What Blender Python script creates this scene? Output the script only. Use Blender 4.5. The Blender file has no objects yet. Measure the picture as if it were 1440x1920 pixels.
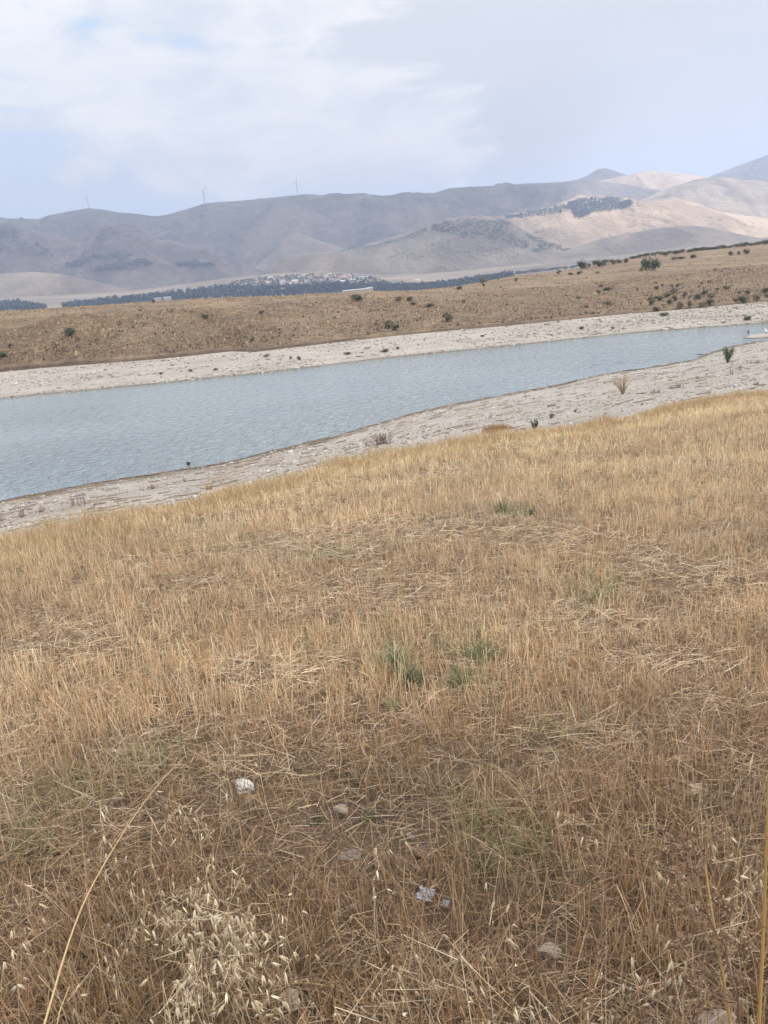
import bpy, math, random
import numpy as np
R = math.radians
random.seed(7); rng = np.random.default_rng(7)
scene = bpy.context.scene
COL = scene.collection

# ------------------------------------------------------------------ camera
PW, PH, FPX = 1440.0, 1920.0, 1442.0
CAM_H = 1.55
PITCH, ROLL = R(17.0), R(5.5)
cp, sp, cr, sr = math.cos(PITCH), math.sin(PITCH), math.cos(ROLL), math.sin(ROLL)
F = np.array([0, cp, -sp]); R0 = np.array([1., 0, 0]); U0 = np.array([0, sp, cp])
RV = cr*R0 - sr*U0; UV = sr*R0 + cr*U0
cam_d = bpy.data.cameras.new("camera"); cam = bpy.data.objects.new("camera", cam_d); COL.objects.link(cam)
from mathutils import Matrix, Vector
cam.matrix_world = Matrix(((RV[0], UV[0], -F[0], 0), (RV[1], UV[1], -F[1], 0), (RV[2], UV[2], -F[2], CAM_H), (0, 0, 0, 1)))
cam_d.sensor_fit = 'VERTICAL'; cam_d.sensor_height = 36.0; cam_d.lens = 36.0*FPX/PH
cam_d.clip_start = 0.05; cam_d.clip_end = 40000
scene.camera = cam

# ------------------------------------------------------------------ sun, sky, exposure
SUN_EL, SUN_DIR = R(57), Vector((0.86, -0.28, 0))
SUN_DIR.normalize()
sun_vec = Vector((SUN_DIR.x*math.cos(SUN_EL), SUN_DIR.y*math.cos(SUN_EL), math.sin(SUN_EL)))
sd = bpy.data.lights.new("sun", 'SUN'); sd.energy = 3.6; sd.angle = R(5.0); sd.color = (1.0, 0.93, 0.84)
sun = bpy.data.objects.new("sun", sd); COL.objects.link(sun)
sun.rotation_euler = sun_vec.to_track_quat('Z', 'Y').to_euler()
scene.view_settings.view_transform = 'Standard'; scene.view_settings.look = 'None'
scene.view_settings.gamma = 1.0; scene.view_settings.exposure = 1.15
scene.cycles.volume_bounces = 1
scene.cycles.max_bounces = 8; scene.cycles.transparent_max_bounces = 8
scene.cycles.diffuse_bounces = 4

class N:
    """small helper round a node tree"""
    def __init__(s, tree): s.t = tree; s.t.nodes.clear()
    def n(s, kind, **kw):
        nd = s.t.nodes.new(kind)
        for k, v in kw.items():
            if k.startswith('i_'):
                key = k[2:]; key = int(key) if key.isdigit() else key.replace('_', ' ')
                sock = nd.inputs[key]
                if isinstance(v, bpy.types.NodeSocket): s.t.links.new(v, sock)
                else: sock.default_value = v
            else: setattr(nd, k, v)
        return nd
    def l(s, a, b): s.t.links.new(a, b)
    def noise(s, vec, scale, detail=4, rough=0.55, dist=0.0):
        nd = s.n('ShaderNodeTexNoise', i_Scale=scale, i_Detail=detail, i_Roughness=rough, i_Distortion=dist)
        if vec is not None: s.l(vec, nd.inputs['Vector'])
        return nd.outputs['Fac']
    def ramp(s, fac, stops, interp='LINEAR'):
        nd = s.n('ShaderNodeValToRGB'); cr_ = nd.color_ramp; cr_.interpolation = interp
        while len(cr_.elements) < len(stops): cr_.elements.new(0.5)
        for e, (p, c) in zip(cr_.elements, stops):
            e.position = p; e.color = tuple(c)+(1,) if not isinstance(c, (int, float)) else (c, c, c, 1)
        s.l(fac, nd.inputs['Fac']); return nd.outputs['Color']
    def mix(s, fac, a, b, blend='MIX'):
        nd = s.n('ShaderNodeMix', data_type='RGBA', blend_type=blend)
        for k, v in ((0, fac), (6, a), (7, b)):
            if isinstance(v, bpy.types.NodeSocket): s.l(v, nd.inputs[k])
            else: nd.inputs[k].default_value = v if isinstance(v, (int, float)) else (tuple(v)+(1,))[:4]
        return nd.outputs[2]
    def m(s, op, a, b=0.0, clamp=False):
        nd = s.n('ShaderNodeMath', operation=op, use_clamp=clamp)
        for k, v in ((0, a), (1, b)):
            if isinstance(v, bpy.types.NodeSocket): s.l(v, nd.inputs[k])
            else: nd.inputs[k].default_value = v
        return nd.outputs[0]
    def mapping(s, vec, scale=(1, 1, 1), rot=(0, 0, 0), loc=(0, 0, 0)):
        nd = s.n('ShaderNodeMapping'); s.l(vec, nd.inputs[0])
        nd.inputs['Scale'].default_value = scale; nd.inputs['Rotation'].default_value = rot; nd.inputs['Location'].default_value = loc
        return nd.outputs[0]
    def sstep(s, v, a, b):
        nd = s.n('ShaderNodeMapRange', interpolation_type='SMOOTHSTEP', i_1=a, i_2=b)
        s.l(v, nd.inputs[0]); return nd.outputs[0]

def build_world():
    w = bpy.data.worlds.new("World"); scene.world = w; w.use_nodes = True
    g = N(w.node_tree)
    out = g.n('ShaderNodeOutputWorld'); bg = g.n('ShaderNodeBackground')
    sky = g.n('ShaderNodeTexSky', sky_type='NISHITA', sun_disc=False)
    sky.sun_elevation = SUN_EL; sky.sun_rotation = math.atan2(SUN_DIR.x, SUN_DIR.y)
    sky.air_density = 1.0; sky.dust_density = 2.5; sky.altitude = 900
    tc = g.n('ShaderNodeTexCoord').outputs['Generated']
    sep = g.n('ShaderNodeSeparateXYZ'); g.l(tc, sep.inputs[0])
    az = g.m('ARCTAN2', sep.outputs[0], sep.outputs[1])          # + to the east
    el = g.m('ARCSINE', sep.outputs[2])
    # cloud sheet, seen in perspective: plane coordinates of the sky dome
    zz = g.m('ADD', g.m('MAXIMUM', sep.outputs[2], 0.0), 0.16)
    cx = g.m('DIVIDE', sep.outputs[0], zz); cy = g.m('DIVIDE', sep.outputs[1], zz)
    cv = g.n('ShaderNodeCombineXYZ'); g.l(cx, cv.inputs[0]); g.l(cy, cv.inputs[1])
    n1 = g.noise(g.mapping(cv.outputs[0], (1.0, 1.0, 1), (0, 0, 0.5), (3.1, 0.4, 0)), 1.1, 7, 0.6, 0.4)
    dv = g.n('ShaderNodeCombineXYZ'); g.l(az, dv.inputs[0]); g.l(el, dv.inputs[1])
    n2 = g.noise(g.mapping(dv.outputs[0], (1.0, 2.6, 1), (0, 0, -0.1), (0.3, 0.2, 0)), 8.0, 8, 0.62, 0.5)
    # the big bright bank: an ellipse of azimuth and elevation with a ragged rim
    def blob(a0, e0, ra, re, tilt=0.0):
        da = g.m('SUBTRACT', az, a0); de = g.m('SUBTRACT', el, e0)
        c_, s_ = math.cos(tilt), math.sin(tilt)
        p = g.m('ADD', g.m('MULTIPLY', da, c_), g.m('MULTIPLY', de, s_))
        q = g.m('SUBTRACT', g.m('MULTIPLY', de, c_), g.m('MULTIPLY', da, s_))
        p = g.m('DIVIDE', p, ra); q = g.m('DIVIDE', q, re)
        return g.m('SUBTRACT', 1.0, g.m('SQRT', g.m('ADD', g.m('MULTIPLY', p, p), g.m('MULTIPLY', q, q))))
    ragged = g.m('MULTIPLY', g.m('SUBTRACT', n2, 0.5), 1.9)
    bank = g.m('MAXIMUM', blob(-0.12, 0.185, 0.33, 0.105, -0.20), blob(-0.42, 0.262, 0.22, 0.024, 0.0))
    bank = g.m('MAXIMUM', bank, blob(-0.13, 0.30, 0.20, 0.06, 0.0))
    bank = g.m('MAXIMUM', bank, blob(-0.40, 0.195, 0.13, 0.014, -0.05))
    bank = g.m('MAXIMUM', bank, blob(-0.46, 0.135, 0.05, 0.010, 0.0))
    bank = g.m('MAXIMUM', bank, blob(-0.20, 0.085, 0.035, 0.008, 0.0))
    bank_m = g.sstep(g.m('ADD', bank, g.m('MULTIPLY', ragged, 0.95)), -0.02, 0.32)
    grey = g.sstep(g.m('ADD', az, g.m('MULTIPLY', ragged, 0.07)), -0.34, 0.06)       # grey veil to the east
    lowv = g.m('SUBTRACT', 1.0, g.sstep(el, 0.0, 0.30))
    veil = g.m('MAXIMUM', g.m('MULTIPLY', grey, 0.92), g.m('ADD', g.m('MULTIPLY', lowv, 0.62), 0.24))
    back = g.sstep(sep.outputs[1], 0.25, -0.2)                                       # thick cloud overhead and behind
    veil = g.m('MAXIMUM', veil, g.m('MULTIPLY', back, 0.7))
    skyc = g.n('ShaderNodeVectorMath', operation='SCALE'); g.l(sky.outputs[0], skyc.inputs[0]); skyc.inputs[3].default_value = 0.12
    skys = g.mix(0.7, skyc.outputs[0], (0.285, 0.352, 0.425))
    soft = g.ramp(n1, ((0.3, (0.356, 0.355, 0.362)), (0.7, (0.380, 0.376, 0.378))))
    c1 = g.mix(veil, skys, soft)
    bright = g.ramp(n2, ((0.34, (0.375, 0.382, 0.402)), (0.48, (0.43, 0.425, 0.425)), (0.62, (0.495, 0.474, 0.452))))
    c2 = g.mix(g.m('MULTIPLY', bank_m, 0.93), c1, bright)
    g.l(c2, bg.inputs['Color']); bg.inputs['Strength'].default_value = 1.0
    g.l(bg.outputs[0], out.inputs[0])
build_world()

# ------------------------------------------------------------------ pixels to places
def ray(px, py):
    px = np.asarray(px, float); py = np.asarray(py, float)
    a = (px-PW/2)/FPX; b = (PH/2-py)/FPX
    return F[None]*1.0 + np.atleast_1d(a)[:, None]*RV + np.atleast_1d(b)[:, None]*UV
def at_z(px, py, z):
    d = ray(px, py); t = (z-CAM_H)/d[:, 2]; return np.array([0, 0, CAM_H]) + d*t[:, None]
def at_y(px, py, y):
    d = ray(px, py); t = np.broadcast_to(np.asarray(y, float), d[:, 1].shape)/d[:, 1]; return np.array([0, 0, CAM_H]) + d*t[:, None]

# ------------------------------------------------------------------ noise for shapes
_perm = rng.permutation(4096); _val = rng.random(4096)
def vnoise(x, y):
    xi = np.floor(x).astype(int); yi = np.floor(y).astype(int); fx = x-xi; fy = y-yi
    fx = fx*fx*(3-2*fx); fy = fy*fy*(3-2*fy)
    def h(a, b): return _val[_perm[(_perm[a & 4095] + b) & 4095]]
    return (h(xi, yi)*(1-fx)+h(xi+1, yi)*fx)*(1-fy) + (h(xi, yi+1)*(1-fx)+h(xi+1, yi+1)*fx)*fy
def fbm(x, y, oct=4, gain=0.5):
    s = 0; a = 1; t = 0
    for i in range(oct):
        s = s + a*(vnoise(x*2**i+17.3*i, y*2**i-9.1*i)-0.5)*2; t += a; a *= gain
    return s/t
def ridged(x, y, oct=4):
    s = 0; a = 1; t = 0
    for i in range(oct):
        s = s + a*(1-abs(vnoise(x*2**i+7.7*i, y*2**i+3.3*i)*2-1)); t += a; a *= 0.5
    return s/t
def sm(v, a, b):
    t = np.clip((v-a)/(b-a), 0, 1); return t*t*(3-2*t)

# ------------------------------------------------------------------ terrain lines, read off the photograph
SLOPE = 0.145; WATER_Z = -10.5
EDGE = np.array([(0,1022),(83,1004),(175,985),(292,958),(392,928),(500,906),(600,884),(702,861),(827,838),(952,818),(1060,807),(1160,790),(1247,770),(1337,751),(1440,737)], float)
NEAR = np.array([(0,942),(167,908),(300,889),(417,870),(517,845),(600,827),(685,803),(768,778),(868,755),(1027,726),(1133,703),(1227,688),(1300,675),(1333,662),(1373,650),(1440,637)], float)
FARS = np.array([(0,748),(240,725),(480,701),(720,672),(960,648),(1200,623),(1440,606)], float)
BASE = np.array([(0,698),(80,690),(240,678),(333,670),(433,659),(480,660),(630,642),(747,629),(880,617),(960,610),(1160,590),(1260,582),(1440,565)], float)
BROW = np.array([(0,600),(240,585),(480,571),(720,560),(960,545),(1200,522),(1440,497)], float)
TOP = np.array([(0,583),(147,575),(257,567),(350,562),(480,557),(600,550),(693,546),(776,545),(849,538),(901,529),(950,519),(1042,509),(1101,500),(1183,483),(1322,466),(1440,455)], float)
YO = 30.0
def line(P):
    """world points -> functions of u = x/(y+YO)"""
    u = P[:, 0]/(P[:, 1]+YO); o = np.argsort(u); u, P = u[o], P[o]
    # extend both ends with the end slopes, damped
    def ext(c):
        k0 = (c[1]-c[0])/(u[1]-u[0])*0.5; k1 = (c[-1]-c[-2])/(u[-1]-u[-2])*0.5
        return np.concatenate([[c[0]-k0*0.3], c, [c[-1]+k1*0.3]])
    uu = np.concatenate([[u[0]-0.3], u, [u[-1]+0.3]])
    Y, Z = ext(P[:, 1]), ext(P[:, 2])
    return lambda q: (np.interp(q, uu, Y), np.interp(q, uu, Z))
d = ray(EDGE[:, 0], EDGE[:, 1]); t = CAM_H/(-d[:, 2]-SLOPE*d[:, 1])
EDGE_W = np.array([0, 0, CAM_H])+d*t[:, None]
NEAR_W = at_z(NEAR[:, 0], NEAR[:, 1], WATER_Z); FARS_W = at_z(FARS[:, 0], FARS[:, 1], WATER_Z)
# beach behind the crest: plane rising gently from the shoreline
nl = line(NEAR_W)
bt = []
for (px, py) in EDGE:
    dd = ray(px, py-2)[0]; best = None
    for y in np.arange(20, 140, 0.25):
        p = np.array([0, 0, CAM_H])+dd*(y/dd[1]); ys, _ = nl(p[0]/(p[1]+YO))
        if p[2] < WATER_Z+0.085*(ys-y): best = p; break
    bt.append(best)
BT_W = np.array(bt)
BASE_W = at_z(BASE[:, 0], BASE[:, 1], -8.6)
yb = lambda px: np.interp(px, [0, 480, 960, 1440], [150, 170, 205, 260])
yt = lambda px: np.interp(px, [0, 480, 700, 960, 1100, 1440], [185, 215, 250, 330, 430, 560])
BROW_W = at_y(BROW[:, 0], BROW[:, 1], yb(BROW[:, 0])); TOP_W = at_y(TOP[:, 0], TOP[:, 1], yt(TOP[:, 0]))
P1 = TOP.copy(); P1[:, 1] += 7; P1_W = at_y(P1[:, 0], P1[:, 1], 1900)
P2 = np.array([(0,556),(250,545),(420,522),(500,514),(600,508),(700,516),(800,513),(950,498),(1100,486),(1440,446)], float)
P2_W = at_y(P2[:, 0], P2[:, 1], 2800)
for nm, P in (('edge', EDGE_W), ('bt', BT_W), ('near', NEAR_W), ('far', FARS_W), ('base', BASE_W), ('brow', BROW_W), ('top', TOP_W), ('p1', P1_W), ('p2', P2_W)):
    print(nm, np.round(P[[0, len(P)//2, -1]], 1).tolist())
L = {k: line(v) for k, v in dict(edge=EDGE_W, bt=BT_W, near=NEAR_W, far=FARS_W, base=BASE_W, brow=BROW_W, top=TOP_W, p1=P1_W, p2=P2_W).items()}
def rows(u):
    """all control rows at u: arrays Y[k], Z[k]"""
    ye, ze = L['edge'](u); yb_, zb = L['bt'](u); yn, zn = L['near'](u); yf, zf = L['far'](u)
    ybs, zbs = L['base'](u); ybr, zbr = L['brow'](u); yt_, zt = L['top'](u); y1, z1 = L['p1'](u); y2, z2 = L['p2'](u)
    o = np.zeros_like(u)
    yb_ = np.maximum(yb_, ye+6); ybr = np.maximum(ybr, ybs+15); yt_ = np.maximum(yt_, ybr+12)
    ym = ye+np.minimum(9.0, (yb_-ye)*0.5); zm = np.maximum(ze-0.36*(ym-ye), zb-0.4)
    Y = np.array([o-12, o, ye, ym, yb_, yn, yn+7, yf-6, yf, ybs, ybr, yt_, yt_+60, y1*0+1100, y1, y2, y2*0+9000])
    Z = np.array([o+12*SLOPE, o, ze, zm, zb-0.25, o+WATER_Z, o+WATER_Z-1.0, o+WATER_Z-1.0, o+WATER_Z, zbs, zbr, zt, zt-9, z1*0-38, z1, z2, z2*0+60])
    return Y, Z
def bumps(x, y):
    """small relief added everywhere, by distance zone"""
    a = 0.035*fbm(x*0.9, y*0.9, 3) * sm(y, -12, -5)*(1-sm(y, 30, 45))
    b = 0.10*fbm(x*0.22, y*0.22+40, 3)*sm(y, 2, 8)*(1-sm(y, 120, 140))*0.6
    return a+b
def H(x, y):
    x = np.asarray(x, float); y = np.asarray(y, float)
    u = x/(y+YO); Y, Z = rows(u.ravel()); yy = y.ravel()
    z = np.empty_like(yy)
    k = np.clip((Y[:, :] <= yy[None]).sum(0)-1, 0, len(Y)-2)
    i = np.arange(len(yy)); f = (yy-Y[k, i])/(Y[k+1, i]-Y[k, i]+1e-9)
    z = Z[k, i]*(1-f)+Z[k+1, i]*f
    z = z + bumps(x.ravel(), yy)
    # far bank relief: gullies and hummocks between base and top, none at base
    f10 = sm(yy, Y[9], Y[9]+12)*(1-sm(yy, Y[11]+100, Y[11]+400))
    xx = x.ravel()
    z = z + f10*(1.3*fbm(xx*0.05, yy*0.05, 4)+0.35*(ridged(xx*0.12, yy*0.09, 3)-0.5))*(1-0.75*sm(yy, Y[10]-8, Y[10]+4))
    z = z + 0.3*sm(yy, Y[9]+0.1, Y[9]+0.6)*(1-sm(yy, Y[9]+8, Y[9]+20))
    return z.reshape(x.shape)
def hit(px, py, y0=0.5, y1=4000, fn=None, n=1500):
    fn = fn or H
    dd = ray(px, py)[0]; ys = np.geomspace(y0, y1, n)
    P = np.array([0, 0, CAM_H])+dd*(ys/dd[1])[:, None]
    hz = fn(P[:, 0], P[:, 1]); below = P[:, 2] < hz
    if not below.any(): return None
    i = int(np.argmax(below)); i0 = max(i-1, 0)
    a, b = P[i0][2]-hz[i0], P[i][2]-hz[i]; f = a/(a-b) if a != b else 0
    p = P[i0]*(1-f)+P[i]*f; p[2] = float(fn(np.array([p[0]]), np.array([p[1]]))[0]); return p
def ppm(p):   # photo pixels per metre at p
    return FPX/float(np.dot(np.array(p)-np.array([0, 0, CAM_H]), F))
def to_px(P):
    Q = np.asarray(P)-np.array([0, 0, CAM_H]); w = Q@F
    return PW/2+FPX*(Q@RV)/w, PH/2-FPX*(Q@UV)/w

# ------------------------------------------------------------------ object helpers
def tag(o, label=None, cat=None, group=None, kind=None):
    if label: o['label'] = label
    if cat: o['category'] = cat
    if group: o['group'] = group
    if kind: o['kind'] = kind
    return o
def link(name, me, parent=None, mat=None):
    o = bpy.data.objects.new(name, me); COL.objects.link(o)
    if mat is not None:
        me.materials.append(mat)
    if parent is not None: o.parent = parent
    return o
def empty(name, loc, rz=0.0, scale=1.0):
    o = bpy.data.objects.new(name, None); COL.objects.link(o); o.location = loc; o.rotation_euler = (0, 0, rz)
    o.scale = (scale,)*3 if not isinstance(scale, tuple) else scale; o.empty_display_size = 0.2
    return o
def mesh_np(name, verts, faces, colors=None, smooth=False):
    """verts Nx3, faces MxK (K = 3 or 4), colors per vertex Nx3"""
    me = bpy.data.meshes.new(name); v = np.ascontiguousarray(verts, np.float32); f = np.ascontiguousarray(faces, np.int32)
    me.vertices.add(len(v)); me.vertices.foreach_set('co', v.ravel())
    k = f.shape[1]; me.loops.add(f.size); me.loops.foreach_set('vertex_index', f.ravel())
    me.polygons.add(len(f)); me.polygons.foreach_set('loop_start', np.arange(0, f.size, k, dtype=np.int32))
    me.polygons.foreach_set('loop_total', np.full(len(f), k, np.int32))
    me.polygons.foreach_set('use_smooth', np.full(len(f), smooth, bool))
    me.update(calc_edges=True)
    if colors is not None:
        a = me.color_attributes.new('tint', 'FLOAT_COLOR', 'POINT')
        c = np.ones((len(v), 4), np.float32); c[:, :3] = colors; a.data.foreach_set('color', c.ravel())
    return me
def grid_faces(nr, nc):
    i = np.arange(nr*nc).reshape(nr, nc)
    return np.stack([i[:-1, :-1], i[:-1, 1:], i[1:, 1:], i[1:, :-1]], -1).reshape(-1, 4)

# ------------------------------------------------------------------ materials
def mat(name, build, rough=0.9):
    m_ = bpy.data.materials.new(name); m_.use_nodes = True; g = N(m_.node_tree)
    out = g.n('ShaderNodeOutputMaterial'); bs = g.n('ShaderNodeBsdfPrincipled'); bs.inputs['Roughness'].default_value = rough
    bs.inputs['Specular IOR Level'].default_value = 0.25
    g.l(bs.outputs[0], out.inputs[0]); pos = g.n('ShaderNodeNewGeometry').outputs['Position']
    build(g, bs, pos, out); return m_
def bump(g, bs, h, dist, strength=1.0):
    b = g.n('ShaderNodeBump'); b.inputs['Strength'].default_value = strength; b.inputs['Distance'].default_value = dist
    g.l(h, b.inputs['Height']); g.l(b.outputs[0], bs.inputs['Normal'])

def m_soil(g, bs, pos, out):
    n1 = g.noise(pos, 2.2, 6, 0.6); n2 = g.noise(pos, 38, 5, 0.65); n3 = g.noise(g.mapping(pos, (1, 3.5, 1)), 120, 3, 0.6)
    c = g.ramp(n1, ((0.35, (0.105, 0.064, 0.044)), (0.65, (0.155, 0.102, 0.070))))
    c = g.mix(g.sstep(n2, 0.42, 0.62), c, (0.18, 0.125, 0.082)); c = g.mix(g.sstep(n3, 0.52, 0.74), c, (0.29, 0.215, 0.135))
    g.l(c, bs.inputs['Base Color']); bump(g, bs, g.m('ADD', n2, g.m('MULTIPLY', n3, 0.4)), 0.03)
M_soil = mat('dry_soil', m_soil)

def m_beach(g, bs, pos, out):
    st = g.mapping(pos, (0.35, 1.1, 0.5), (0, 0, R(-8)))
    n1 = g.noise(st, 0.35, 6, 0.62); n2 = g.noise(st, 2.4, 6, 0.7, 0.6); n3 = g.noise(pos, 6, 5, 0.7)
    c = g.ramp(n1, ((0.3, (0.33, 0.297, 0.258)), (0.5, (0.40, 0.366, 0.325)), (0.7, (0.47, 0.432, 0.385))))
    c = g.mix(g.m('MULTIPLY', g.sstep(n2, 0.56, 0.70), 0.65), c, (0.22, 0.18, 0.14))
    c = g.mix(g.m('MULTIPLY', g.sstep(n3, 0.54, 0.70), 0.5), c, (0.58, 0.53, 0.48))
    sep = g.n('ShaderNodeSeparateXYZ'); g.l(pos, sep.inputs[0])
    wet = g.m('SUBTRACT', 1.0, g.sstep(g.m('ADD', sep.outputs[2], g.m('MULTIPLY', g.m('SUBTRACT', n2, 0.5), 0.25)), WATER_Z+0.02, WATER_Z+0.16))
    c = g.mix(g.m('MULTIPLY', wet, 0.9), c, (0.15, 0.125, 0.095))
    g.l(c, bs.inputs['Base Color']); bump(g, bs, g.m('ADD', g.m('MULTIPLY', n2, 1.0), g.m('MULTIPLY', n3, 0.5)), 0.25)
M_beach = mat('pale_stony_mud', m_beach)

def m_bank(g, bs, pos, out):
    st = g.mapping(pos, (0.5, 1.0, 1.6), (0, 0, R(-6)))
    n1 = g.noise(pos, 0.045, 5, 0.6); n2 = g.noise(st, 0.32, 6, 0.68, 0.8); n3 = g.noise(st, 1.4, 5, 0.7, 0.5)
    c = g.ramp(n1, ((0.35, (0.185, 0.135, 0.097)), (0.5, (0.255, 0.188, 0.128)), (0.65, (0.34, 0.255, 0.168))))
    c = g.mix(g.m('MULTIPLY', g.sstep(n2, 0.45, 0.62), 0.85), c, (0.36, 0.265, 0.165))
    c = g.mix(g.m('MULTIPLY', g.sstep(n3, 0.52, 0.70), 0.8), c, (0.125, 0.092, 0.068))
    n4 = g.noise(st, 0.16, 5, 0.6); c = g.mix(g.m('MULTIPLY', g.sstep(n4, 0.52, 0.66), 0.75), c, (0.135, 0.105, 0.088))
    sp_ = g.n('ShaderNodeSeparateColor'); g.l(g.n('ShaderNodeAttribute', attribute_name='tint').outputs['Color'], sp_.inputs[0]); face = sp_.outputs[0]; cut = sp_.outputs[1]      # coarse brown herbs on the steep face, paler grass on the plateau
    n5 = g.noise(g.mapping(pos, (0.8, 0.8, 1.6)), 0.55, 6, 0.72, 0.6)
    herb = g.ramp(n5, ((0.36, (0.095, 0.072, 0.058)), (0.5, (0.185, 0.135, 0.098)), (0.64, (0.34, 0.25, 0.16))))
    c = g.mix(g.m('MULTIPLY', face, 0.5), c, herb); c = g.mix(g.m('MULTIPLY', cut, 0.6), c, (0.105, 0.078, 0.062))   # darker brown band along the foot of the bank
    g.l(c, bs.inputs['Base Color']); bump(g, bs, g.m('ADD', n2, g.m('ADD', g.m('MULTIPLY', n5, 1.0), g.m('MULTIPLY', n3, 0.5))), 0.9)
M_bank = mat('dry_hillside_grass', m_bank)

def m_plain(g, bs, pos, out):
    st = g.mapping(pos, (0.4, 1.0, 1))
    n1 = g.noise(st, 0.006, 5, 0.6, 0.5); n2 = g.noise(st, 0.04, 5, 0.65)
    c = g.ramp(n1, ((0.35, (0.17, 0.14, 0.115)), (0.5, (0.25, 0.205, 0.155)), (0.68, (0.38, 0.31, 0.235))))
    c = g.mix(g.m('MULTIPLY', g.sstep(n2, 0.58, 0.7), 0.6), c, (0.13, 0.12, 0.08))
    g.l(c, bs.inputs['Base Color'])
M_plain = mat('plain_fields', m_plain)

def mountain_mat(name, base, light, scrub, scrub_amt=0.5, scrub_scale=0.02, sc2=0.05):
    def b(g, bs, pos, out):
        st = g.mapping(pos, (1, 0.6, 1.6))
        n1 = g.noise(st, 0.0032, 8, 0.66, 0.9); n2 = g.noise(st, scrub_scale, 5, 0.7); n3 = g.noise(pos, sc2, 4, 0.6); n4 = g.noise(st, 0.0045, 4, 0.6)
        c = g.mix(g.sstep(n1, 0.38, 0.64), base, light)
        m1 = g.m('MULTIPLY', g.sstep(n2, 0.60, 0.68), g.sstep(n4, 0.44, 0.60))
        c = g.mix(g.m('MULTIPLY', m1, scrub_amt), c, scrub)
        c = g.mix(g.m('MULTIPLY', g.sstep(n3, 0.64, 0.70), scrub_amt*0.8), c, scrub)
        g.l(c, bs.inputs['Base Color']); bump(g, bs, g.noise(st, 0.009, 8, 0.66, 0.4), 55)
    return mat(name, b)
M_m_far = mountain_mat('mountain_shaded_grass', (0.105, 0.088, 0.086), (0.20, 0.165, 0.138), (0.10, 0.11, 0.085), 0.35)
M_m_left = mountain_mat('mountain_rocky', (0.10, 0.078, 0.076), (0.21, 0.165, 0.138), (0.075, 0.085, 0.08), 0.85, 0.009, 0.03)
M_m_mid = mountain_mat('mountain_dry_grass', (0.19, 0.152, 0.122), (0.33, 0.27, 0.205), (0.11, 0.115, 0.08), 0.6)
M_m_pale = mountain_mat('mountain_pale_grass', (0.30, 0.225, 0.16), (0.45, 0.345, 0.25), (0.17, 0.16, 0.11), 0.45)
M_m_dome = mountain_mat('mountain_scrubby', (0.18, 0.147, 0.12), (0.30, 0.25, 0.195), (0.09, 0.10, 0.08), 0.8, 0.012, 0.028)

def m_water(g, bs, pos, out):
    bs.inputs['Roughness'].default_value = 0.12; bs.inputs['IOR'].default_value = 1.33
    bs.inputs['Specular IOR Level'].default_value = 0.5
    n0 = g.noise(pos, 0.03, 3, 0.5)
    c = g.ramp(n0, ((0.3, (0.25, 0.315, 0.365)), (0.7, (0.315, 0.37, 0.405))))
    sh = g.n('ShaderNodeAttribute', attribute_name='tint').outputs['Fac']      # silt stirred up in the shallows
    c = g.mix(g.m('MULTIPLY', sh, 0.8), c, (0.26, 0.25, 0.205))
    g.l(c, bs.inputs['Base Color'])
    w = g.mapping(pos, (1.0, 0.6, 1), (0, 0, R(8)))
    a = g.noise(w, 1.25, 4, 0.6, 0.8); b = g.noise(w, 4.0, 3, 0.6, 0.3)
    calm = g.sstep(g.noise(g.mapping(pos, (0.4, 1, 1)), 0.03, 3, 0.5), 0.38, 0.62)
    h = g.m('MULTIPLY', g.m('ADD', a, g.m('MULTIPLY', b, 0.3)), g.m('ADD', 0.7, g.m('MULTIPLY', calm, 0.5)))
    bump(g, bs, h, 0.9)
M_water = mat('lake_water', m_water)

def m_tint(rough=0.7, trans=0.0, var=0.0):
    def b(g, bs, pos, out):
        at = g.n('ShaderNodeAttribute', attribute_name='tint').outputs['Color']
        if var: at = g.mix(g.sstep(g.noise(pos, var, 3, 0.6), 0.35, 0.65), g.mix(1.0, at, (0.72, 0.72, 0.72), 'MULTIPLY'), at)
        g.l(at, bs.inputs['Base Color']); bs.inputs['Roughness'].default_value = rough
        if trans:
            tr = g.n('ShaderNodeBsdfTranslucent'); g.l(at, tr.inputs[0]); mx = g.n('ShaderNodeMixShader'); mx.inputs[0].default_value = trans
            g.l(bs.outputs[0], mx.inputs[1]); g.l(tr.outputs[0], mx.inputs[2]); g.l(mx.outputs[0], out.inputs[0])
    return b
M_straw = mat('straw', m_tint(0.6, 0.08)); M_leaf = mat('leaves', m_tint(0.7, 0.18)); M_bark = mat('bark', m_tint(0.9))
M_stone = mat('stone', m_tint(0.9, 0, 14)); M_far_tree = mat('distant_leaves', m_tint(0.9)); M_wall = mat('render_wall', m_tint(0.9, 0, 0.3))
def flat(name, col, rough=0.7, nscale=3.0, amt=0.12):
    def b(g, bs, pos, out):
        n_ = g.noise(pos, nscale, 4, 0.6); g.l(g.mix(g.m('MULTIPLY', n_, 1.0), [c*(1-amt) for c in col], [min(1, c*(1+amt)) for c in col]), bs.inputs['Base Color']); bs.inputs['Roughness'].default_value = rough
    return mat(name, b)
M_white = flat('white_plaster', (0.78, 0.76, 0.72)); M_cream = flat('cream_plaster', (0.66, 0.60, 0.52)); M_greyw = flat('grey_plaster', (0.45, 0.43, 0.41))
M_tile = flat('clay_roof', (0.33, 0.19, 0.14)); M_tin = flat('pale_sheet_roof', (0.68, 0.68, 0.69), 0.5); M_dkroof = flat('dark_roof', (0.2, 0.17, 0.16))
M_shed = flat('shed_roof', (0.40, 0.40, 0.405)); M_turb = flat('turbine_paint', (0.38, 0.39, 0.42), 0.5); M_glass = flat('window_glass', (0.05, 0.06, 0.07), 0.2)

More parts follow.
